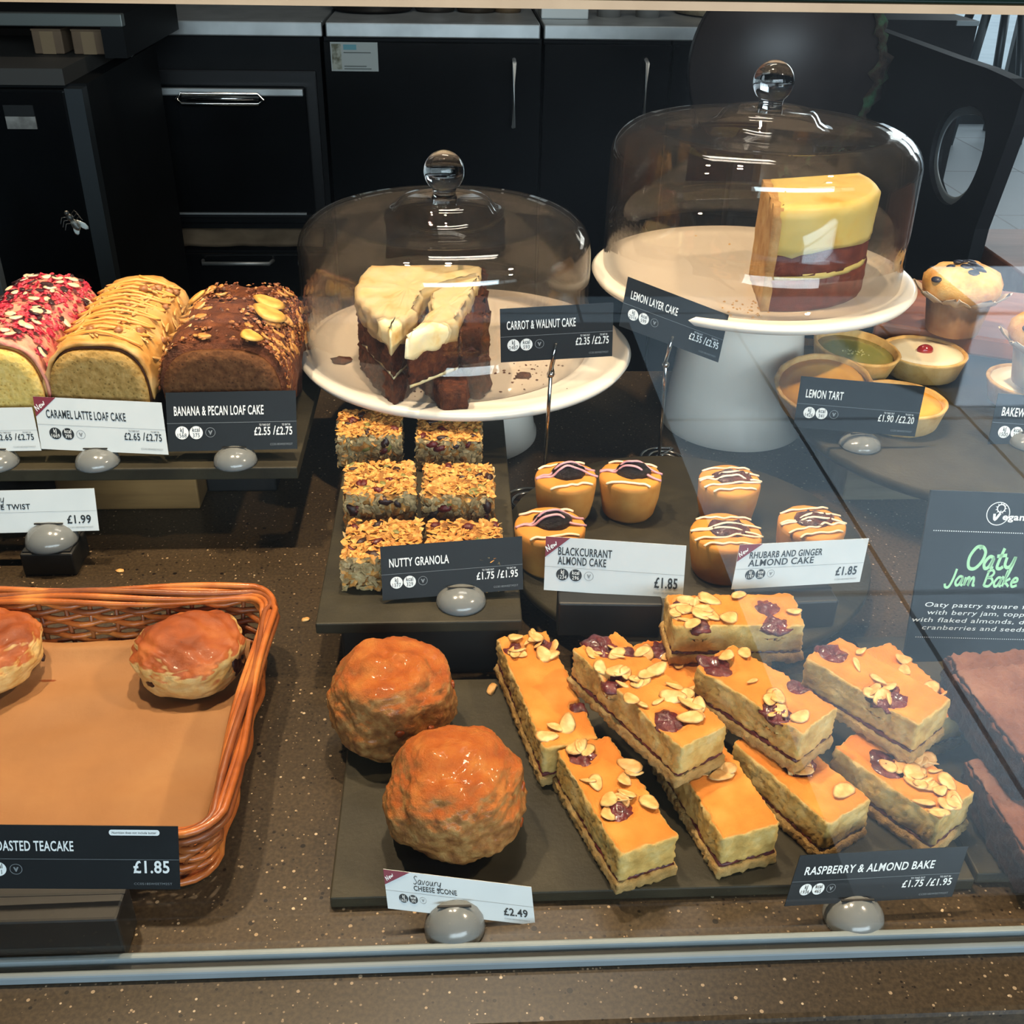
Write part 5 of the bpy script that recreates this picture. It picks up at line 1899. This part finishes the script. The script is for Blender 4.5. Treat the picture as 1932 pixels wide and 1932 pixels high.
class Card:
    """a printed card standing on its lower edge; a, b run 0..1 along its width and height"""

    def __init__(self, name, label, cat, BL, BR, TL, y0, y1, lean, mat, group=None, th=0.0006):
        bl, br = P(*BL, y=y0), P(*BR, y=y1)
        d = ray(*TL)
        o = V((0, 0, CAM_H))
        # the top-left corner lies on a plane leaning back by `lean`
        Uv = br - bl
        n_ = V((-Uv.y, Uv.x, 0)).normalized()
        pn = (n_ - V((0, 0, 1)) * lean).normalized()
        k = (bl - o).dot(pn) / d.dot(pn)
        tl = o + d * k
        self.bl, self.U, self.Vv = bl, Uv, tl - bl
        self.n = self.U.cross(self.Vv).normalized()
        if self.n.y > 0:
            self.n = -self.n
        self.W, self.H = self.U.length, self.Vv.length
        self.base = bl + Uv * 0.5
        self.t = thing(name, label, cat, self.base, 0, group)
        self.layers = {}
        b = bmesh.new()
        f = []
        for off in (0.0, -th):
            f.append([b.verts.new(self.pt(x, y, off)) for x, y in ((0, 0), (1, 0), (1, 1), (0, 1))])
        b.faces.new(f[0])
        b.faces.new(f[1][::-1])
        for i in range(4):
            b.faces.new((f[0][i], f[1][i], f[1][(i + 1) % 4], f[0][(i + 1) % 4]))
        bmesh.ops.recalc_face_normals(b, faces=b.faces[:])
        obj('card_sheet', b, mat, self.t, smooth=False)

    def pt(self, a, b, off=0.0):
        return self.bl + self.U * a + self.Vv * b + self.n * off - self.base

    def add(self, layer, mat, vs, fs, off=0.00025):
        bm, _ = self.layers.setdefault(layer, (bmesh.new(), mat))
        vv = [bm.verts.new(self.pt(x, y, off)) for x, y in vs]
        for f in fs:
            try:
                bm.faces.new([vv[i] for i in f])
            except ValueError:
                pass

    def text(self, layer, mat, s, a, b, cap, width=None, align='l', bold=0.012, shear=0.0, off=0.00025, sx=0.66):
        """cap = letter height as a share of the card's height; width = share of the card's width"""
        vs, fs = glyphs(s, bold, shear)
        w0 = max(v[0] for v in vs)
        kx = width / w0 if width else cap * self.H / self.W * sx
        ox = a if align == 'l' else (a - w0 * kx if align == 'r' else a - w0 * kx / 2)
        self.add(layer, mat, [(ox + x * kx, b + y * cap) for x, y in vs], fs, off)

    def hand(self, layer, mat, s, a, b, h, w=0.13, width=None, rot=0.0, off=0.00025):
        vs, fs = hand(s, w)
        w0 = max(v[0] for v in vs)
        m_ = width * self.W / w0 if width else h * self.H
        hh = h * self.H
        c, sn = math.cos(rot), math.sin(rot)
        self.add(layer, mat, [(a + (x * m_ * c - y * hh * sn) / self.W, b + (x * m_ * sn + y * hh * c) / self.H) for x, y in vs], fs, off)

    def disc(self, layer, mat, a, b, r, off=0.0002, ring=0.0, n=28):
        vs = [(a + r * math.cos(6.2832 * i / n) / self.W, b + r * math.sin(6.2832 * i / n) / self.H) for i in range(n)]
        if ring:
            vs += [(a + (r - ring) * math.cos(6.2832 * i / n) / self.W, b + (r - ring) * math.sin(6.2832 * i / n) / self.H) for i in range(n)]
            self.add(layer, mat, vs, [(i, (i + 1) % n, n + (i + 1) % n, n + i) for i in range(n)], off)
        else:
            self.add(layer, mat, vs, [tuple(range(n))], off)

    def rect(self, layer, mat, a0, b0, a1, b1, off=0.0002):
        self.add(layer, mat, [(a0, b0), (a1, b0), (a1, b1), (a0, b1)], [(0, 1, 2, 3)], off)

    def done(self):
        for k, (bm, mat) in self.layers.items():
            bmesh.ops.recalc_face_normals(bm, faces=bm.faces[:])
            for f in bm.faces:
                if f.normal.dot(self.n) < 0:
                    f.normal_flip()
            obj(k, bm, mat, self.t, smooth=False)
        return self.t


def price_card(label, BL, BR, TL, y0, y1, lean, dark, title, kj, kcal, price, new=False, script=None, tw=0.5, pill=None, italic=0.0, mono=None, tx=None):
    c = Card('price_card', label, 'price card', BL, BR, TL, y0, y1, lean, m_cardb if dark else m_cardw, 'bakery price cards')
    ink, inv = (m_inkw, m_inkb) if dark else (m_inkb, m_inkw)
    x0 = 0.058 if dark else 0.082
    R_ = 0.082 * c.H if True else 0
    if len(title) == 1:
        yb = 0.62 if not script else 0.56
        c.text('title', ink, title[0], (tx or x0) if not script else 0.19, yb - 0.01, 0.155 if not script else 0.125, tw, bold=0.018, shear=italic)
        line_b = 0.475
    else:
        c.text('title', ink, title[0], x0 + .01, 0.68, 0.145, tw, bold=0.018)
        c.text('title', ink, title[1], x0 + .01, 0.505, 0.145, tw * 0.9, bold=0.018)
        line_b = 0.445
    if script:
        c.hand('title', ink, script, 0.19, 0.715, 0.21, 0.09, width=0.19)
    c.rect('divider', m_inkg, 0.0, line_b, 1.0, line_b + 0.006)
    yb = 0.315
    r = 0.112 * c.H
    ra = r / c.W
    for k, (n1, n2) in enumerate((('kJ', kj), ('kcal', kcal))):
        cx_ = x0 + ra * 1.05 + k * ra * 2.12
        c.disc('badges', ink, cx_, yb, r)
        c.text('badge_text', inv, n1, cx_, yb + 0.016, 0.075, None, 'c', 0.012, off=0.0004, sx=0.75)
        if n2:
            c.text('badge_text', inv, n2, cx_, yb - 0.078, 0.07, None, 'c', 0.0, off=0.0004, sx=0.8)
    cx_ = x0 + ra * 5.3
    c.disc('vegetarian_mark', m_inkg, cx_, yb, r * 0.75, ring=r * 0.07)
    c.text('vegetarian_mark', ink, 'v', cx_, yb - 0.035, 0.10, None, 'c', 0.03, sx=1.0)
    if isinstance(price, str):
        c.text('price', ink, price, 0.955, 0.19 if not mono else mono, 0.19, 0.165, 'r', 0.022)
    else:
        c.text('price', ink, price[1], 0.965, 0.255, 0.135, 0.125, 'r', 0.018, shear=italic)
        c.text('price', ink, price[0], 0.795, 0.255, 0.135, 0.125, 'r', 0.018, shear=italic)
        c.text('price', ink, 'TO TAKE OUT', 0.795, 0.41, 0.034, 0.085, 'r', 0.006)
        c.text('price', ink, 'TO EAT IN', 0.95, 0.41, 0.034, 0.065, 'r', 0.006)
        c.add('price', m_inkg, [(0.815, 0.255), (0.822, 0.255), (0.838, 0.41), (0.831, 0.41)], [(0, 1, 2, 3)])
    c.text('code', m_inkg, 'CC0518SWEETM25T', 0.965, 0.075, 0.035, 0.175, 'r', 0.0)
    if new:
        c.add('new_flag', m_red, [(0, 1), (0, 0.62), (0.175, 1)], [(0, 1, 2)], 0.0002)
        c.hand('new_lettering', m_inkw, 'New', 0.018, 0.72, 0.105, 0.14, rot=0.72, off=0.0004)
    if pill:
        vs = []
        for sgn, cxp in ((1, 0.905), (-1, 0.70)):
            for i in range(9):
                an = math.radians(-90 + 180 * i / 8) * sgn
                vs.append((cxp + sgn * 0.035 * c.H / c.W * abs(math.cos(an)), 0.905 + 0.045 * math.sin(an) * 1.0))
        c.add('note_pill', m_inkw, vs, [tuple(range(len(vs)))])
        c.text('note_text', m_inkb, pill, 0.8025, 0.888, 0.036, 0.20, 'c', 0.004, off=0.0004)
    return c.done()


m_frost = NT('frosted_plastic').set(0.16, trans=0.6, spec=0.7)
m_frost.base('#a3a8a9')
m_frost = m_frost.m


def dome_holder(label, x, y, z, r=0.0175, h=0.013):
    t = thing('card_holder', label, 'card holder', (x, y, z + 0.0004), 0, 'clear dome card holders')
    pr = [(0, 0), (r, 0), (r, 0.0015)] + [(r * math.cos(math.radians(a)), 0.0015 + (h - 0.0015) * math.sin(math.radians(a))) for a in (20, 40, 60, 75)] + [(0.0022, h)]
    pr.append((0, h))
    obj('dome_base', lathe(pr, 40, cap=False), m_frost, t)
    obj('card_slot', slab(-r * 0.55, r * 0.55, -0.0006, 0.0006, h * 0.96, h * 1.015), m_gasket, t, smooth=False)
    return t


def block_holder(label, x0, x1, y0, y1, z0, z1, rz=0.0):
    t = thing('card_block', label, 'card holder', ((x0 + x1) / 2, (y0 + y1) / 2, z0 + 0.0004), rz, 'black wooden card blocks')
    w, d = (x1 - x0) / 2, (y1 - y0) / 2
    obj('block', slab(-w, w, -d, d, 0, z1 - z0, 0.0015), m_riserblack, t, smooth=False)
    obj('card_slot', slab(-w, w, d * 0.35, d * 0.35 + 0.0016, z1 - z0 - 0.0002, z1 - z0 + 0.0003), m_gasket, t, smooth=False)
    return t


# loaf cake cards on the raised slate (the card's foot is about 12 mm above the slate)
def on_slate(u, v, z):
    return P(u, v, z=z)


yl = ly + 0.012
c = price_card('white price card reading CARAMEL LATTE LOAF CAKE', (78, 847), (318, 858), (62, 748), yl, yl - 0.003, 0.35, False, ['CARAMEL LATTE LOAF CAKE'], '1669', '398', ('£2.65', '£2.75'), True, tw=0.62)
c = price_card('black price card reading BANANA & PECAN LOAF CAKE', (318, 852), (561, 847), (312, 741), yl, yl, 0.35, True, ['BANANA & PECAN LOAF CAKE'], '1568', '375', ('£2.55', '£2.75'), tw=0.69)
c = price_card('white price card at the left edge showing £2.65 / £2.75', (-165, 854), (78, 850), (-185, 772), yl, yl, 0.35, False, ['RASPBERRY LOAF CAKE'], '1650', '394', ('£2.65', '£2.75'), tw=0.6)
for u, lab in ((190, 'clear dome holder under the caramel latte loaf cake card'), (447, 'clear dome holder under the banana and pecan card'), (2, 'clear dome holder at the left edge under the loaf cake cards')):
    p = P(u, 866, z=LZ)
    dome_holder(lab, p.x, yl - 0.002, LZ)
# cheese twist
yb = P(90, 1090, z=0).y + 0.02
q = P(90, 1050, y=yb)
p0, p1 = P(42, 1070, y=yb - 0.018), P(142, 1070, y=yb - 0.018)
zpost = P(90, 1046, y=yb - 0.018).z
t = thing('holder_post', 'black square post under the cheese twist dome holder, behind the basket', 'post', ((p0.x + p1.x) / 2, yb, 0.0004))
w = (p1.x - p0.x) / 2
obj('post_block', slab(-w, w, -0.018, 0.018, 0, zpost, 0.0015), m_riserblack, t, smooth=False)
obj('post_cap', slab(-w * 0.9, w * 0.9, -0.016, 0.016, zpost, zpost + 0.0012), m_riserblack, t, smooth=False)
dome_holder('clear dome holder on the black post under the cheese twist card', (p0.x + p1.x) / 2, yb, zpost + 0.0012, 0.0205, 0.016)
price_card('white price card reading Savoury CHEESE TWIST, £1.99', (-88, 1008), (187, 1001), (-100, 928), yb, yb, 0.35, False, ['CHEESE TWIST'], '2143', '513', '£1.99', script='Savoury', tw=0.36)
# teacake
yt = GY + 0.020
tz = 0.024
a0_ = P(250, 1778, z=0)
block_holder('black block in front of the basket holding the toasted teacake card', P(-120, 1778, z=0).x, a0_.x, GY + 0.007, GY + 0.030, 0, P(150, 1668, y=GY + 0.030).z)
price_card('black price card reading TOASTED TEACAKE, £1.85', (-75, 1676), (340, 1678), (-88, 1556), yt, yt, 0.25, True, ['TOASTED TEACAKE'], '1320', '311', '£1.85', tw=0.375, tx=0.15, pill='Nutrition does not include butter', mono=0.27)
# nutty granola
yn = ny0 + 0.022
price_card('black price card reading NUTTY GRANOLA', (722, 1133), (987, 1112), (717, 1032), yn, yn + 0.006, 0.35, True, ['NUTTY GRANOLA'], '1377', '329', ('£1.75', '£1.95'), tw=0.42)
p = P(870, 1150, z=NZ)
dome_holder('shiny clear dome holder under the nutty granola card', p.x, yn + 0.001, NZ, 0.0175, 0.012)
# blackcurrant and rhubarb
def block_card(lab, bl, br, tl, cardargs, blocklab, u0, u1, vbot, vtop, rz):
    pb0, pb1 = P(u0, vbot, z=0.0), P(u1, vbot, z=0.0)
    return pb0, pb1


ya = ac.y - 0.125
yb_ = ya
zb0 = AZ
k0, k1 = P(1055, 1150, y=ya), P(1250, 1160, y=ya)
block_holder('black block holding the blackcurrant almond cake card', k0.x, k1.x, ya, ya + 0.022, AZ, P(1150, 1106, y=ya + 0.022).z + 0.0, -0.05)
price_card('white price card reading BLACKCURRANT ALMOND CAKE, £1.85', (1026, 1113), (1288, 1131), (1030, 1012), ya + 0.017, ya + 0.006, 0.32, False, ['BLACKCURRANT', 'ALMOND CAKE'], '1234', '296', '£1.85', True, tw=0.385)
k0, k1 = P(1400, 1140, y=ya + 0.005), P(1585, 1130, y=ya + 0.005)
block_holder('black block holding the rhubarb and ginger card', k0.x, k1.x, ya + 0.005, ya + 0.027, AZ, P(1490, 1104, y=ya + 0.027).z, 0.05)
price_card('white price card reading RHUBARB AND GINGER ALMOND CAKE, £1.85', (1380, 1112), (1622, 1098), (1396, 1028), ya + 0.012, ya + 0.024, 0.32, False, ['RHUBARB AND GINGER', 'ALMOND CAKE'], '1197', '286', '£1.85', True, tw=0.56)
# cheese scone and raspberry cards in front
ys_ = P(858, 1762, z=0).y + 0.004
dome_holder('clear dome holder on the counter under the cheese scone card', P(858, 1762, z=0).x, ys_, 0, 0.0165, 0.017)
price_card('white price card reading Savoury CHEESE SCONE, £2.49', (732, 1714), (1010, 1746), (723, 1640), ys_ + 0.001, ys_ + 0.001, 0.45, False, ['CHEESE SCONE'], '1635', '391', '£2.49', True, 'Savoury', tw=0.29)
yr = P(1612, 1742, z=0).y + 0.003
dome_holder('clear dome holder on the counter under the raspberry bake card', P(1612, 1742, z=0).x, yr, 0, 0.0165, 0.015)
price_card('black price card reading RASPBERRY & ALMOND BAKE', (1480, 1710), (1796, 1692), (1510, 1614), yr, yr + 0.003, 0.45, True, ['RASPBERRY & ALMOND BAKE'], '1936', '465', ('£1.75', '£1.95'), tw=0.77, italic=0.0)
# tart cards
yv = tcy - 0.165
p = P(1617, 835, z=TZ)
yv = p.y - 0.006
dome_holder('clear dome holder under the lemon tart card', p.x, yv, TZ, 0.0185, 0.012)
price_card('black price card reading LEMON TART', (1497, 806), (1726, 824), (1512, 710), yv - 0.006, yv - 0.006, 0.08, True, ['LEMON TART'], '1426', '341', ('£1.90', '£2.20'), tw=0.30)
price_card('black price card reading BAKEWELL TART, cut by the right edge', (1862, 845), (2092, 862), (1884, 742), yv, yv, 0.2, True, ['BAKEWELL TART'], '1500', '359', ('£1.90', '£2.20'), tw=0.42)
p = P(1975, 872, z=TZ)
dome_holder('clear dome holder just outside the right edge under the bakewell card', p.x, yv, TZ, 0.0185, 0.012)

# wire stands with clips
def wire_stand(label, bp_, clip_uv, clip_y, ring_r, ring_dx):
    cp = P(*clip_uv, y=clip_y)
    t = thing('wire_card_stand', label, 'card stand', (bp_.x, bp_.y, 0.0022), 0, 'wire card stands')
    tip = cp - V((bp_.x, bp_.y, 0.0022))
    obj('pole', tube([(0, 0, 0), tip * 0.5, tip], 0.0016, 8), m_chrome, t)
    coil = []
    for i in range(60):
        a = 2 * math.pi * i / 24
        r_0 = ring_r * (1 - i / 85)
        coil.append((ring_dx + r_0 * math.cos(a) , -ring_r * 0.2 + r_0 * math.sin(a), -0.0003))
    coil = [(0, 0, 0)] + [c_ for c_ in coil[4:]]
    obj('coil_base', tube(spline(coil, 2), 0.0015, 6), m_chrome, t)
    cl = bmesh.new()
    tube([tip + V((-0.0015, 0, -0.002)), tip + V((0.001, -0.001, 0.012)), tip + V((0.0035, -0.002, 0.028))], 0.0030, 8, flat=0.5, bm=cl)
    tube([tip + V((0.002, 0.003, -0.002)), tip + V((0.002, 0.003, 0.012)), tip + V((0.0035, 0.001, 0.026))], 0.0026, 8, flat=0.5, bm=cl)
    bmesh.ops.recalc_face_normals(cl, faces=cl.faces[:])
    obj('clip', cl, m_chrome, t)
    obj('clip_spring', ball(0.0032, 0.0032, 0.0032, 12, c=tuple(tip)), m_chrome, t)
    return clip_y


y_ = wire_stand('wire stand clipped to the carrot and walnut cake card', P(1024, 946, z=0.0), (1039, 706), 0.797, 0.028, -0.012)
price_card('black price card reading CARROT & WALNUT CAKE', (945, 684), (1155, 672), (943, 583), y_ - 0.003, y_ - 0.003, 0.1, True, ['CARROT & WALNUT CAKE'], '2487', '593', ('£2.35', '£2.75'), tw=0.61)
y_ = wire_stand('wire stand clipped to the lemon layer cake card', P(1243, 865, z=0.0), (1256, 688), 0.868, 0.026, 0.004)
price_card('black tilted price card reading LEMON LAYER CAKE', (1168, 615), (1355, 684), (1185, 522), y_ - 0.003, y_ - 0.003, 0.1, True, ['LEMON LAYER CAKE'], '2516', '599', ('£2.55', '£2.95'), tw=0.46)

# tall vegan sign
yo = P(1800, 1256, z=SZ).y + 0.004
c = Card('tall_sign', 'tall dark sign reading Oaty Jam Bake with a vegan mark, at the right edge', 'sign', (1702, 1256), (1962, 1262), (1757, 925), yo, yo, 0.3, m_cardb, None, 0.002)
c.disc('vegan_mark', m_inkw, 0.49, 0.885, 0.0085, ring=0.0006)
c.disc('vegan_mark', m_inkw, 0.505, 0.915, 0.0032, ring=0.0008)
for k in range(11):
    a = 6.283 * k / 11
    r0, r1 = 0.0032, 0.0045
    c.add('vegan_mark', m_inkw, [(0.505 + r0 * math.cos(a - .1) / c.W, 0.915 + r0 * math.sin(a - .1) / c.H), (0.505 + r1 * math.cos(a) / c.W, 0.915 + r1 * math.sin(a) / c.H), (0.505 + r0 * math.cos(a + .1) / c.W, 0.915 + r0 * math.sin(a + .1) / c.H)], [(0, 1, 2)])
c.add('vegan_mark', m_inkw, [(0.494, 0.87), (0.50, 0.87), (0.508, 0.905), (0.504, 0.905)], [(0, 1, 2, 3)])
c.hand('vegan_mark', m_inkw, 'v', 0.455, 0.848, 0.07, 0.2)
c.text('vegan_mark', m_inkw, 'egan', 0.525, 0.852, 0.036, 0.155, 'l', 0.03)
for k in range(60):
    c.rect('dotted_line', m_inkw, 0.06 + 0.0155 * k, 0.778, 0.068 + 0.0155 * k, 0.783)
    c.rect('dotted_line', m_inkg, 0.06 + 0.0155 * k, 0.170, 0.067 + 0.0155 * k, 0.174)
c.hand('sign_title', m_green, 'Oaty', 0.33, 0.575, 0.125, 0.16, width=0.35)
c.hand('sign_title', m_green, 'Jam Bake', 0.20, 0.475, 0.095, 0.16, width=0.52)
for k, s in enumerate(('Oaty pastry square filled', 'with berry jam, topped', 'with flaked almonds, dried', 'cranberries and seeds.')):
    c.text('sign_text', m_inkw, s, 0.52 - 0.015 * k, 0.350 - 0.044 * k, 0.026, (0.86, 0.78, 0.95, 0.76)[k], 'c', 0.004, shear=0.15)
c.done()
